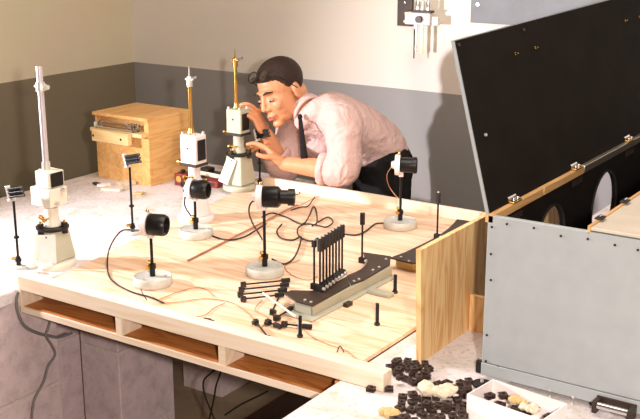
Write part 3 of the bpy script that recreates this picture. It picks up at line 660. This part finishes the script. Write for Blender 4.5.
def smallpart(px, py, z, rz, label, group=None, s=1.0):
    p = at(px, py, z); t = thing('small_fitting', label, 'fitting', (p.x, p.y, z), rz, group)
    bm = BM(); bx(bm, -.009 * s, .009 * s, -.005 * s, .005 * s, 0, .008 * s); obj('fitting_body', bm, 'clip', t, bevel=.001)
    bm = BM(); cyl(bm, (.009 * s, 0, .004 * s), (.016 * s, 0, .004 * s), .0035 * s, n=8); obj('fitting_screw', bm, 'blackm', t)
    return t
smallpart(207, 322, zp, .2, 'small black fitting lying near the front rail by the second spacer', None, 1.1)
smallpart(219, 326, zp, -.5, 'tiny black screw fitting right of the other near the front rail', None, .7)

# ------------------------------------------------------------------ plywood crate on the left slab
cr = thing('plywood_crate', 'plywood box with recessed front ledge standing in the back left corner', 'box', (-2.712, 2.86, 0))
w_, d_, h_ = .266, .235, .250
x0, x1, y0, y1 = -w_ / 2, w_ / 2, -d_ / 2, d_ / 2
def cb(name, mat, *a, par=None):
    bm = BM(); bx(bm, *a); return obj(name, bm, mat, par or cr, bevel=.001)
cb('front_board', 'crate', x0, x1, y0, y0 + .012, 0, h_ - .052)
cb('top_board', 'crate', x0 - .012, x1, y0 - .004, y1, h_ - .012, h_)
cb('side_board', 'crate', x1 - .012, x1, y0 + .0125, y1, 0, h_ - .0125)
cb('side_board', 'crate', x0, x0 + .012, y0 + .0125, y1, 0, h_ - .0125)
cb('back_board', 'crate', x0 + .0125, x1 - .0125, y1 - .012, y1, 0, h_ - .0125)
cb('recess_back', 'crate', x0 + .0125, x1 - .0125, y0 + .05, y0 + .06, h_ - .06, h_ - .0125)
cb('recess_cheek', 'crate', x0, x0 + .005, y0 - .0, y0 + .012, h_ - .0520, h_ - .0125)
cb('corner_post', 'crate', x1 - .022, x1, y0, y0 + .012, h_ - .0515, h_ - .0125)
lg = cb('ledge', 'crate2', x0 + .006, x1 - .002, y0 - .035, y0 + .049, h_ - .066, h_ - .0525)
bl = cb('ledge_block', 'crate2', x0 + .034, x1 - .050, y0 - .055, y0 - .0355, h_ - .096, h_ - .0525)
for x in (x0 + .042, x1 - .085):
    bm = BM(); cyl(bm, (x, y0 - .056, h_ - .076), (x, y0 - .0545, h_ - .076), .0045, n=12); obj('screw', bm, 'brownp', bl)
t = thing('glass_slide_gauge', 'glass and steel slide gauge resting on the ledge of the plywood box', 'gauge', (-2.722, 2.86 + y0 - .012, h_ - .0520))
bm = BM(); cyl(bm, (-.09, 0, .016), (.070, 0, .016), .009, n=14); obj('glass_tube', bm, 'glass', t)
bm = BM(); cyl(bm, (-.093, -.018, .006), (.095, -.018, .006), .0035, n=10); cyl(bm, (-.093, .014, .006), (.095, .014, .006), .0035, n=10); obj('guide_rod', bm, 'chrome', t)
bm = BM(); bx(bm, .060, .10, -.018, .018, .0, .028); obj('carriage', bm, 'glass', t, bevel=.003); bm = BM(); bx(bm, -.098, -.09, -.022, .02, 0, .022); obj('end_stop', bm, 'tin', t, bevel=.002)

# bits on the left slab
def slabbox(px, py, s, rz, mat, name, label, cat):
    p = at(px, py, 0); bm = BM(); bx(bm, -s[0] / 2, s[0] / 2, -s[1] / 2, s[1] / 2, 0, s[2]); return tag(obj(name, bm, mat, None, bevel=.002, loc=(p.x, p.y, .0003), rot=(0, 0, rz)), label, cat)
slabbox(113, 190, (.075, .05, .010), .35, 'ivory', 'cream_block', 'flat cream block lying on the slab before the plywood box', 'block')
slabbox(126, 185, (.045, .06, .014), -.3, 'fluff', 'white_block', 'white block behind the flat cream one', 'block')
slabbox(104, 186, (.05, .03, .008), .7, 'whitec', 'paper_packet', 'small white paper packet left of the cream block', 'packet')
slabbox(97, 185, (.035, .018, .009), -.2, 'brownp', 'dark_clip', 'small dark clip at the left end of the white packet', 'clip')
slabbox(139, 194, (.03, .03, .006), .4, 'fluff2', 'yellow_pad', 'small yellowish pad right of the cream block', 'pad')
bm = BM(); p = at(15, 272); prism(bm, [(-.03, -.008), (.03, -.012), (.038, .01), (-.02, .014)], 0, .004)
t = thing('red_meter', 'small dark red meter behind the pale instrument, its left side', 'meter', (at(178, 186).x, at(178, 186).y + .03, 0), .1)
bm = BM(); bx(bm, -.022, .022, -.025, .025, 0, .045); obj('meter_case', bm, 'red', t, bevel=.003)
bm = BM(); cyl(bm, (0, -.025, .026), (0, -.029, .026), .012, n=16); obj('dial', bm, 'brass', t)
bm = BM(); ell(bm, (0, 0, .05), (.010, .01, .007)); obj('knob', bm, 'blackm', t)
p = at(214, 188)
t = thing('red_meter', 'low dark red meter on the slab behind the hanging white tag', 'meter', (p.x - .01, p.y + .02, 0), .15)
bm = BM(); bx(bm, -.045, .025, -.025, .025, 0, .026); obj('meter_case', bm, 'red', t, bevel=.003); bm = BM(); bx(bm, -.03, .01, -.0265, -.0252, .008, .02); obj('meter_face', bm, 'brownp', t)
p = at(208, 178)
t = thing('slide_rail', 'long brown slide rail with cream edge strip on the back of the slab', 'rail', (p.x, p.y + .0, 0), math.radians(-4))
bm = BM(); bx(bm, -.10, .10, -.02, .02, 0, .028); obj('rail_body', bm, 'brownp', t, bevel=.002); bm = BM(); bx(bm, -.10, .10, -.024, -.0205, .014, .030); obj('edge_strip', bm, 'ivory', t, bevel=.001)
bm = BM(); bx(bm, -.02, .02, -.018, .018, .0285, .042); obj('carriage', bm, 'blackm', t, bevel=.002)
p = at(32, 273, .0); bm = BM(); ell(bm, (0, 0, .006), (.022, .010, .007)); tag(obj('grey_putty', bm, 'greeng', loc=(p.x, p.y + .004, .012)), 'small lump of grey putty at the front left corner of the platform', 'putty')

# ------------------------------------------------------------------ wall bracket with two scales
p = ony(406.5, 11, YB); t = thing('wall_bracket', 'wall mounted white bracket with black knob and two hanging scales', 'bracket', (p.x, YB, p.z))
k_ = .00455
bm = BM(); bx(bm, -6.5 * k_ / .83, 6 * k_ / .83, -.012, 0, -13 * k_, 11 * k_); bp_ = obj('back_plate', bm, 'brownp', t, bevel=.001)
for z in (-.04, .035):
    bm = BM(); cyl(bm, (0, -.0155, z), (0, -.012, z), .004, n=8); obj('plate_screw', bm, 'brass', bp_)
bm = BM(); cyl(bm, (0, -.0125, 0), (0.0, -.05, -.005), .007, n=12); obj('arm', bm, 'brass', t)
bm = BM(); bx(bm, .008, .120, -.072, -.05, -.045, .003); bk = obj('crossbar', bm, 'pinkw', t, bevel=.003)
bm = BM(); cyl(bm, (.075, -.0722, -.022), (.075, -.084, -.022), .0135, n=20); obj('knob', bm, 'black', bk)
bm = BM(); bx(bm, .048, .060, -.066, -.060, -.155, -.0455); obj('scale', bm, 'tin', t)
bm = BM()
for k in range(12): bx(bm, .0485, .054, -.0668, -.0661, -.150 + k * .0082, -.1775 + k * .0082)
tag(obj('scale_marks', bm, 'blackm', t, smooth=False), kind='stuff')
bm = BM(); bx(bm, .076, .088, -.066, -.060, -.155, -.0455); obj('scale', bm, 'brass', t)
bm = BM(); bx(bm, .045, .125, -.075, -.045, .0035, .012); obj('shelf', bm, 'brownp', t)
for x, m in ((.06, 'chrome'), (.082, 'tin'), (.106, 'chrome')):
    bm = BM(); lathe(bm, [(0, 0), (.010, 0), (.010, .03), (.006, .036), (.006, .045), (0, .045)], (x, -.06, .0125), n=14); obj('glass_knob', bm, m, t)
bm = BM(); bx(bm, .1205, .150, -.06, -.04, -.045, -.010); obj('cream_tab', bm, 'ivory', t, bevel=.002)

for ch in t.children:
    if ch is not bp_: ch.location.x += .024

# ------------------------------------------------------------------ cables
def cable(pts, r, mat, label, name='cable', group=None, z=None):
    P = []
    for q in pts:
        if isinstance(q, Vector): P.append(q)
        else: P.append(at(q[0], q[1], (q[2] if len(q) > 2 else zp + r + .0008)))
    bm = BM(); sweep(bm, smoothpath(P, 6), r, n=6); return tag(obj(name, bm, mat), label, 'cable' if name == 'cable' else 'wire', group)
cable([(146, 231, .155), (133, 230, .14), (120, 232, .10), (109, 250, .03), (108, 272), (115, 283), (132, 292), (150, 297), (164, 303)], .0022, 'cable', 'black cable looping from the front left detector down to the platform')
cable([(185, 197, .130), (185, 206, .09), (191, 216, .05), (200, 228, .016), (213, 236), (228, 240), (244, 237), (256, 230), (266, 224)], .0026, 'cable', 'black twisted cable running right from the detector at the pale instrument')
cable([(258, 199, .218), (251, 203, .20), (249, 212, .17), (253, 224, .10), (261, 237, .03), (262, 240)], .0024, 'cable', 'black cable dropping from the back of the lens detector')
cable([(262, 217), (272, 213), (286, 217), (302, 224), (309, 216), (313, 207), (316, 210), (317, 222), (312, 226)], .0024, 'cable', 'kinked black cable with tall loop behind the rod row')
cable([(282, 224), (277, 231), (281, 238), (293, 240), (301, 237), (298, 250), (292, 260), (283, 264), (272, 259)], .0026, 'cable', 'black cable curving back to the foot of the lens detector')
cable([(318, 222), (328, 217), (333, 222), (326, 227), (316, 225), (306, 224), (298, 228), (299, 236), (310, 241), (318, 238)], .0022, 'cable', 'tangled black cable coil directly behind the rod row')
cable([(344, 234), (356, 235), (366, 231), (375, 224), (384, 223)], .0024, 'cable', 'black cable running from the rods to the rear detector base')
cable([(291, 210), (301, 207), (308, 206), (314, 198), (315, 197)], .0020, 'cable', 'short black cable end beyond the lens detector')
cable([(392, 166, .205), (387, 175, .16), (389, 186, .10), (396, 196, .07), (400, 199, .065)], .0014, 'cableb', 'thin wire hanging in a loop beside the rear detector', 'wire')
cable([(164, 303), (180, 302), (200, 299), (220, 300), (235, 304), (248, 313), (254, 320)], .0010, 'cableb', 'thin brown wire wandering across the front of the platform', 'wire')
cable([(176, 317), (190, 317), (205, 315), (214, 308), (225, 303)], .0010, 'cableb', 'thin brown wire nearest the front rail', 'wire')
cable([(158, 300), (175, 293), (192, 288), (205, 289), (214, 296)], .0010, 'cableb', 'thin brown wire right of the front left detector base', 'wire')
cable([(262, 300), (255, 310), (268, 318), (262, 330), (280, 345)], .0010, 'cableb', 'thin brown wire around the lone rod by the front rail', 'wire')
cable([(304, 330), (314, 338), (330, 345), (345, 350), (358, 360)], .0010, 'cableb', 'thin brown wire leading to the right corner of the platform', 'wire')
cable([(300, 260), (285, 266), (292, 275), (308, 280), (318, 276)], .0010, 'cableb', 'thin brown wire looping left of the rod row', 'wire')
cable([(337, 352, zp + .002), (340, 346, .02), (344, 352, zp + .002)], .0013, 'cable', 'short bent black wire near the right front rail', 'wire')
cable([(141, 289, .02), (143, 294, .03), (147, 300, .012)], .0013, 'cable', 'short black wire end in front of the left detector base', 'wire')
cable([(285, 186, .012), (300, 193, .012), (285, 197, .012), (277, 204, .012)], .0014, 'cable', 'thin dark wire beside the lens barrel near the back rail', 'wire')
XF = -2.106
def fx(px, py): return onx(px, py, XF)
cable([fx(18, 292), fx(16.5, 300), fx(18, 312), fx(24, 325), fx(35, 332), fx(50, 336), fx(60, 337), fx(72, 333)], .0042, 'cableg', 'grey cable draped from the slab edge under the platform corner')
cable([Vector((XF + .009, q.y, q.z)) for q in (fx(49, 317), fx(46, 328), fx(44, 335), fx(50, 345), fx(53, 354), fx(46, 366), fx(42, 380), (fx(34, 395)), fx(31, 405), fx(29, 425))], .0030, 'cableg', 'grey cable hanging straight down the lower left block pillar')
cable([ony(px, py, 2.25) for px, py in ((217, 360), (214, 370), (204, 380), (204, 392), (208, 404), (217, 425))], .0028, 'cable', 'left of two dark cables hanging beneath the platform middle')
cable([ony(px, py, 2.23) for px, py in ((224, 362), (220, 374), (216, 386), (214, 398), (208, 425))], .0028, 'cable', 'right of two dark cables hanging beneath the platform middle')
cable([at(px, py, -T + .004) for px, py in ((225, 415), (240, 405), (256, 397), (268, 391))], .003, 'cable', 'dark cable lying on the floor beside the brown plank')

# ------------------------------------------------------------------ clips on the right slab
def clip_proto(name='spring_clip'):
    t = thing(name, 'x', 'clip')
    bm = BM(); bx(bm, -.009, .009, -.0075, .0075, 0, .0035); bx(bm, -.009, .009, -.0075, .0075, .006, .0095); bx(bm, -.009, -.004, -.0075, .0075, .0035, .006); obj('clip_body', bm, 'clip', t, bevel=.0006)
    bm = BM(); cyl(bm, (.001, 0, .0095), (.001, 0, .0118), .0032, n=10); obj('clip_screw', bm, 'blackm', t)
    return t
cp0 = clip_proto(); used = False; rnd = random.Random(3); placed = []
def put_clip(px, py, z, rz, label, group=None, tx=0, ty=0):
    global used
    o = cp0 if not used else copy_tree(cp0); used = True
    p = at(px, py, z); o.location = p; o.rotation_euler = (tx, ty, rz); o['label'] = label
    if group: o['group'] = group
    elif 'group' in o: del o['group']
    return o
put_clip(371, 391, 0.0003, .15, 'lone black clip on the slab, just below the front rail end, the left one')
put_clip(389, 391, 0.0003, .5, 'lone black clip at the foot of the front rail end, the right one')
def in_poly(x, y, poly):
    c = False; j = len(poly) - 1
    for i in range(len(poly)):
        xi, yi = poly[i]; xj, yj = poly[j]
        if (yi > y) != (yj > y) and x < (xj - xi) * (y - yi) / (yj - yi) + xi: c = not c
        j = i
    return c
def heap(poly, n, label, group, layers=2, mind=.0195):
    xs = [p[0] for p in poly]; ys = [p[1] for p in poly]
    for ly in range(layers):
        pl = []; tries = 0
        while len(pl) < (n if ly == 0 else n // 4) and tries < 4000:
            tries += 1; px, py = rnd.uniform(min(xs), max(xs)), rnd.uniform(min(ys), max(ys))
            if not in_poly(px, py, poly): continue
            q = at(px, py, 0)
            if any((q - r).length < mind for r in pl): continue
            if any((q - r).length < mind for r in placed) and ly == 0: continue
            pl.append(q)
            if ly == 0: placed.append(q)
            put_clip(px, py, .0003 + ly * .0122, rnd.uniform(0, 6.3), label, group)
heap([(384, 370), (393, 363), (410, 362), (428, 366), (432, 374), (424, 384), (413, 385), (402, 380), (390, 374)], 25, 'black clip in the heap between the rail end and the upright plywood board', 'black clips in the upper heap')
heap([(392, 407), (398, 400), (413, 396), (424, 400), (432, 397), (436, 384), (446, 382), (456, 390), (468, 378), (471, 392), (465, 404), (466, 424), (392, 424), (400, 414)], 36, 'black clip in the scatter around the white wadding', 'black clips in the lower scatter')
lump(436, 393, .056, .034, .024, 'fluff', 'cotton_wad', 'white lump of cotton wadding lying among the black clips', 'wadding', z=0.012, seed=4)
lump(392, 417, .034, .022, .018, 'fluff2', 'cotton_wad', 'small yellowish lump of wadding at the bottom picture edge', 'wadding', z=0.0, seed=5)

# white card tray with clips
zt = .05
c0 = at(467, 394, zt); c1 = at(498, 381, zt); c2 = at(573, 406, zt)
tr = thing('card_tray', 'open white cardboard tray of clips in front of the grey case', 'tray', (c0.x, c0.y, 0), math.atan2(c2.y - c1.y, c2.x - c1.x))
dx = (c2 - c1).length; dy = .092
def tb(name, *a):
    bm = BM(); bx(bm, *a); return obj(name, bm, 'whitec', tr, smooth=False)
tb('tray_floor', 0, dx, 0, dy, .0003, .003)
tb('tray_wall', 0, dx, 0, .002, .0031, zt); tb('tray_wall', 0, dx, dy - .002, dy, .0031, zt); tb('tray_wall', 0, .002, .0021, dy - .0021, .0031, zt); tb('tray_wall', dx - .002, dx, .0021, dy - .0021, .0031, zt)
E_ = tr.rotation_euler.z
def tl(x, y, z): v = Matrix.Rotation(E_, 3, 'Z') @ Vector((x, y, 0)); return Vector((c0.x + v.x, c0.y + v.y, z))
k = 0
for ly in range(3):
    pl = []; tries = 0
    while len(pl) < (12, 8, 5)[ly] and tries < 3000:
        tries += 1; x, y = rnd.uniform(.015, dx - .015), rnd.uniform(.015, dy - .015)
        if any(math.hypot(x - a, y - b2) < .0205 for a, b2 in pl): continue
        pl.append((x, y)); o = copy_tree(cp0); o.location = tl(x, y, .0035 + ly * .0122); o.rotation_euler = (0, 0, rnd.uniform(0, 6.3)); o['label'] = 'black clip lying inside the white cardboard tray'; o['group'] = 'black clips in the tray'
for (x, y, mt, lbl, sd) in ((dx * .52, dy * .5, 'fluff2', 'tan lump of wadding inside the cardboard tray', 8), (dx * .72, dy * .42, 'fluff', 'pale lump of wadding inside the cardboard tray', 9)):
    q = tl(x, y, .040); o = lump(400, 400, .030, .022, .014, mt, 'cotton_wad', lbl, 'wadding', z=0, seed=sd); o.location = q

# ------------------------------------------------------------------ the man
man = thing('person', 'man in pale pink shirt and dark tie bending over the platform to adjust an instrument', 'person', (-1.98, 3.42, -T))
def mobj(name, bm, mat, par=None, voxel=0, smooth=4, disp=0, wrinkle=.05, **kw):
    bmesh.ops.translate(bm, verts=bm.verts, vec=(1.98, -3.42, T)); o = obj(name, bm, mat, par or man, **kw)
    if voxel:
        md = o.modifiers.new('r', 'REMESH'); md.mode = 'VOXEL'; md.voxel_size = voxel; md.use_smooth_shade = True
        md = o.modifiers.new('s', 'SMOOTH'); md.iterations = smooth; md.factor = .5
    if disp:
        tx = bpy.data.textures.new(name + '_folds', 'CLOUDS'); tx.noise_scale = wrinkle; tx.noise_depth = 2
        md = o.modifiers.new('d', 'DISPLACE'); md.texture = tx; md.strength = disp; md.mid_level = .5
    return o
V = Vector
hip = ony(381, 153, 3.34); chest = V((-2.06, 3.13, .245)); neckb = V((-2.090, 3.045, .285))
shL = V((-1.945, 3.035, .262)); shR = V((-2.190, 3.10, .195))
elL = V((-1.905, 2.985, .098)); wrL = V((-2.115, 2.93, .110))
elR = V((-2.185, 3.03, .055)); wrR = V((-2.205, 2.945, .205))
# head frame
hf = (rt * -.64 - up * .48 - fw * .60).normalized(); hu = rt * -.30 + up * .9 - fw * .25; hu = (hu - hf * hu.dot(hf)).normalized(); hs = hu.cross(hf)   # hs: his left
HC = ony(280, 90, 3.0)
HR = Matrix((hf, hs, hu)).transposed()
def hp(f, u, s): return HC + hf * f + hu * u + hs * s
bm = BM()
ell(bm, hp(-.014, .032, 0), (.088, .072, .077), HR, 24, 16)
ell(bm, hp(.022, -.03, 0), (.068, .060, .078), HR, 20, 14)
ell(bm, hp(.030, -.076, 0), (.052, .046, .034), HR, 18, 12)
ell(bm, hp(.066, -.098, 0), (.020, .024, .016), HR)
ell(bm, hp(.073, .020, 0), (.016, .046, .010), HR)
for s in (-1, 1):
    ell(bm, hp(.056, -.030, s * .036), (.026, .020, .022), HR); ell(bm, hp(-.012, -.012, s * .072), (.018, .010, .030), HR)
    ell(bm, hp(.091, -.036, s * .010), (.010, .008, .008), HR); ell(bm, hp(.004, -.068, s * .044), (.036, .014, .026), HR)
limb(bm, [hp(.080, .014, 0), hp(.092, -.010, 0), hp(.103, -.032, 0)], [.008, .008, .010], 12, 3)
ell(bm, hp(.082, -.062, 0), (.014, .024, .010), HR); ell(bm, hp(.080, -.074, 0), (.013, .020, .008), HR)
# neck
limb(bm, [hp(-.045, -.03, 0), hp(-.052, -.075, 0), neckb + V((.0, .01, -.01)), chest], [.056, .053, .052, .05], 18)
# torso core and legs under the clothes
limb(bm, [chest + V((0, 0, -.01)), (chest + hip) / 2, hip], [(.11, .07), (.10, .07), (.09, .07)], 18, 5, (.8, -.6, 0))
legs = []
for s in (-1, 1):
    h0 = hip + V((s * .058, -s * .062, -.03)); kn = V((hip.x + .015 + s * .065, 3.33 - s * .07, -.30)); an = V((hip.x + .03 + s * .07, 3.38 - s * .075, -.68)); legs.append((h0, kn, an))
    limb(bm, [h0, kn, an], [.070, .050, .036], 14); limb(bm, [an + V((.01, .01, -.03)), an + V((-.07, -.065, -.045))], [.026, .024], 12)
# arms
limb(bm, [shL, (shL + elL) / 2, elL, (elL * .6 + wrL * .4), wrL], [.048, .044, .040, .036, .026], 16)
limb(bm, [shR, (shR + elR) / 2, elR, (elR * .6 + wrR * .4), wrR], [.048, .044, .038, .034, .026], 16)
limb(bm, [shL, chest + V((.01, .0, .0)), shR], [.04, .05, .04], 14)
def hand(bm, wr, d, palm_n, thumb_side, curls, spread=.2, size=1.0, thumb_dir=None):
    d = d.normalized(); nrm = (palm_n - d * palm_n.dot(d)).normalized(); sd = d.cross(nrm).normalized() * thumb_side   # sd towards the thumb
    R = Matrix((d, sd, nrm)).transposed()
    ell(bm, wr + d * .045 * size, (.050 * size, .040 * size, .016 * size), R); ell(bm, wr + d * .026 * size + sd * .018 * size + nrm * .006, (.030 * size, .018 * size, .015 * size), R)
    for i, (off, ln) in enumerate(((.029, .072), (.010, .080), (-.010, .075), (-.028, .058))):
        ln *= size; p = wr + d * .078 * size + sd * off * size; a = 0; dr = (d + sd * off * spread * 12).normalized(); pts = [p - d * .02 * size, p]
        for j, seg in enumerate((.45, .30, .25)):
            a += curls[i] * (.8, 1.0, .8)[j]; v = dr * math.cos(a) + nrm * math.sin(a); p = p + v * ln * seg; pts.append(p)
        limb(bm, pts, [.0095 * size, .0092 * size, .0088 * size, .008 * size, .007 * size], 10, 3)
    p = wr + d * .022 * size + sd * .028 * size; td = thumb_dir or (d * .75 + sd * .55 + nrm * .45); td = td.normalized()
    limb(bm, [p - td * .012, p + td * .022 * size, p + (td * .045 + nrm * .006) * size, p + (td * .060 + d * .012 + nrm * .010) * size], [.0125 * size, .011 * size, .0095 * size, .0085 * size], 10, 3)
# left hand reaches the collar of the instrument (palm towards it), right hand on its head
hand(bm, wrL, V((-.86, -.10, .62)), V((-.35, -.35, -.5)), 1, (.35, .45, .55, .65))
hand(bm, wrR, V((-.25, -.45, .95)), V((-.8, -.25, -.2)), -1, (.55, .60, .65, .7))
body = mobj('body', bm, 'skin', None, voxel=.0036, smooth=3)
# face details
for s in (-1, 1):
    bm = BM(); ell(bm, hp(.0775, -.006, s * .030), (.0095, .012, .0055), HR); mobj('eye', bm, 'eyew', body)
    bm = BM(); ell(bm, hp(.0855, -.0085, s * .031), (.0025, .0055, .0042), HR); mobj('iris', bm, 'iris', body)
    bm = BM(); limb(bm, [hp(.089, .019, s * .014), hp(.089, .024, s * .030), hp(.076, .020, s * .048)], [.003, .0042, .0025], 8, 4); mobj('eyebrow', bm, 'hair', body)
bm = BM(); limb(bm, [hp(.087, -.066, -.020), hp(.0955, -.064, 0), hp(.087, -.066, .020)], [.0025, .0045, .0025], 8, 4); limb(bm, [hp(.086, -.070, -.018), hp(.0925, -.074, 0), hp(.086, -.070, .018)], [.0025, .005, .0025], 8, 4); mobj('mouth', bm, 'lip', body)
# hair: cap of the skull trimmed at the hairline
bm = BM(); n_u, n_v = 56, 36
Rh = (.0925, .0760, .0810); cen = (-.016, .034)
grid = {}
def hairline(f, s):   # minimum head height (u) at which hair grows, by forward position
    if f > .045: return .055 + (f - .045) * .1
    if f > .0: return .004 + (f / .045) ** 2 * .050
    if f > -.035: return -.012
    return -.012 - min(1, (-.035 - f) / .04) * .045
for i in range(n_v + 1):
    ph = PI * i / n_v
    for j in range(n_u):
        a = 2 * PI * j / n_u; x, y, z = math.sin(ph) * math.cos(a), math.sin(ph) * math.sin(a), math.cos(ph)
        fx_, s_, u_ = cen[0] + Rh[0] * x, Rh[1] * y, cen[1] + Rh[2] * z
        hl = hairline(fx_, s_); d_in = u_ - hl; k_ = max(0, min(1, d_in / .03 + .5)); sc = .90 + .10 * k_ + .012 * max(0, x) * k_
        grid[i, j] = bm.verts.new(hp(cen[0] + (fx_ - cen[0]) * sc, cen[1] + (u_ - cen[1]) * sc, s_ * sc))
for i in range(n_v):
    for j in range(n_u): bm.faces.new([grid[i, j], grid[i, (j + 1) % n_u], grid[i + 1, (j + 1) % n_u], grid[i + 1, j]])
bmesh.ops.remove_doubles(bm, verts=bm.verts, dist=1e-5)
for k in range(10): ell(bm, hp(.066 + rnd.uniform(-.004, .005), .070 + rnd.uniform(-.003, .005), (k - 4.5) * .0105), (.012, .009, .010), HR, 8, 6)
hr = mobj('hair', bm, 'hair', body, voxel=.003, smooth=2, disp=.003, wrinkle=.006)
# shirt
bm = BM(); ax = (hip - chest).normalized()
limb(bm, [neckb + V((.01, .045, -.03)), chest + V((0, 0, -.005)), (chest * .55 + hip * .45) + V((0, 0, .012)), hip + V((-.01, -.02, .02))], [(.105, .078), (.158, .108), (.150, .112), (.138, .112)], 24, 6, (.8, -.6, .1))
limb(bm, [shL + V((-.06, .03, .01)), shL + V((.005, 0, .0)), (shL + elL) / 2 + V((.012, 0, 0)), elL + V((.006, .0, .004))], [.075, .072, .062, .058], 20)
limb(bm, [elL + V((.01, .004, .0)), elL * .80 + wrL * .20 + V((0, 0, .0))], [.056, .056], 20)
limb(bm, [shR + V((.05, .02, .02)), shR, (shR + elR) / 2, elR], [.075, .066, .060, .056], 20)
limb(bm, [elR, elR * .72 + wrR * .28], [.055, .053], 20)
limb(bm, [shL, neckb + V((.01, .04, -.025)), shR], [.062, .05, .055], 16)
limb(bm, [shR + V((.10, .04, -.03)), chest * .6 + hip * .4 + V((-.02, -.03, -.045)), hip + V((-.06, -.05, .0))], [.09, .10, .09], 18)
limb(bm, [ony(303, 122, 3.02), ony(314, 112, 3.01), ony(330, 108, 3.05)], [.034, .040, .055], 16)
shirt = mobj('shirt', bm, 'shirt', body, voxel=.006, smooth=8, disp=.012, wrinkle=.06)
def ringtube(bm, c, d, R0, r, n=20, sq=1.0, ref=None, gap=0):
    u, v = frame_of(d); pts = [c + (u * math.cos(gap + (2 * PI - 2 * gap) * k / n) + v * math.sin(gap + (2 * PI - 2 * gap) * k / n) * sq) * R0 for k in range(n + 1)]; sweep(bm, pts, r, n=8)
for a_, b_, f_, r_ in ((elL, wrL, .30, .050), (elR, wrR, .40, .046)):
    bm = BM(); d = (b_ - a_).normalized(); c = a_ + (b_ - a_) * f_
    for k in range(3): ringtube(bm, c + d * (.006 * k), d, r_, .009, 22)
    mobj('rolled_cuff', bm, 'shirt', shirt, voxel=.004, smooth=3, disp=.006, wrinkle=.03)
nd = (hp(-.05, -.06, 0) - neckb).normalized(); nc = neckb * .85 + hp(-.052, -.075, 0) * .15
bm = BM()
for k in range(4): ringtube(bm, nc + nd * (-.012 + .007 * k), nd, .058 - .001 * k, .006, 24)
mobj('collar', bm, 'shirt', shirt, voxel=.0035, smooth=3)
# tie hanging from the collar
k0 = ony(300, 117, 2.955); k1 = ony(301.5, 132, 2.94); k2 = ony(303.5, 150, 2.94); k3 = ony(305, 166, 2.95)
bm = BM(); ell(bm, k0, (.009, .009, .011)); sweep(bm, smoothpath([k0, k1, k2, k3], 5), [.0065 + .0005 * i for i in range(16)], .0035, (.83, .556, 0), 10); mobj('tie', bm, 'tie', body)
# trousers, belt, shoes
bm = BM(); limb(bm, [hip + V((-.015, -.03, .015)), hip + V((.0, .0, -.05))], [(.146, .118), (.150, .125)], 24, 6, (.7, -.7, 0))
for h0, kn, an in legs: limb(bm, [h0 + V((0, .0, .0)), kn, an + V((0, 0, .0))], [.096, .082, .068], 20, 6)
tro = mobj('trousers', bm, 'trouser', body, voxel=.008, smooth=6, disp=.012, wrinkle=.08)
for h0, kn, an in legs:
    bm = BM(); limb(bm, [V((an.x + .02, an.y + .02, -T + .036)), V((an.x - .05, an.y - .045, -T + .034)), V((an.x - .13, an.y - .12, -T + .026))], [(.040, .034), (.046, .032), (.036, .024)], 16, 4, (.7, -.7, 0)); mobj('shoe', bm, 'leather', body)
# glasses pushed up on the hair
G = BM(); gc = hp(.080, .086, .014)
gu = (hu * .35 - hf * .2 + hf * 0).normalized()
gd = (hf * .75 + hu * .65).normalized(); gx = hs
for s in (-1, 1):
    c = gc + gx * s * .029; u2 = gx; v2 = gd.cross(gx).normalized(); pts = [c + u2 * math.cos(2 * PI * k / 20) * .024 + v2 * math.sin(2 * PI * k / 20) * .019 for k in range(21)]; sweep(G, pts, .0019, n=6)
    limb(G, [gc + gx * s * .053, gc + gx * s * .074 - gd * .03 - hu * .0, gc + gx * s * .084 - gd * .10 - hu * .02], [.002, .002, .002], 6, 4)
sweep(G, [gc - gx * .006, gc + gd * .003, gc + gx * .006], .0022, n=6)
gl_ = mobj('glasses', G, 'black', body)
bm = BM()
for s in (-1, 1):
    c = gc + gx * s * .029; lathe(bm, [(0, .0012), (.012, .0008), (.0195, 0), (.0195, -.001), (0, .0000)], c, gd, 20)
mobj('lenses', bm, 'glass', gl_)

# ------------------------------------------------------------------ lift everything from table coordinates to floor coordinates
for o in list(C.objects):
    if o.parent is None and o.type in ('MESH', 'EMPTY'): o.location.z += T
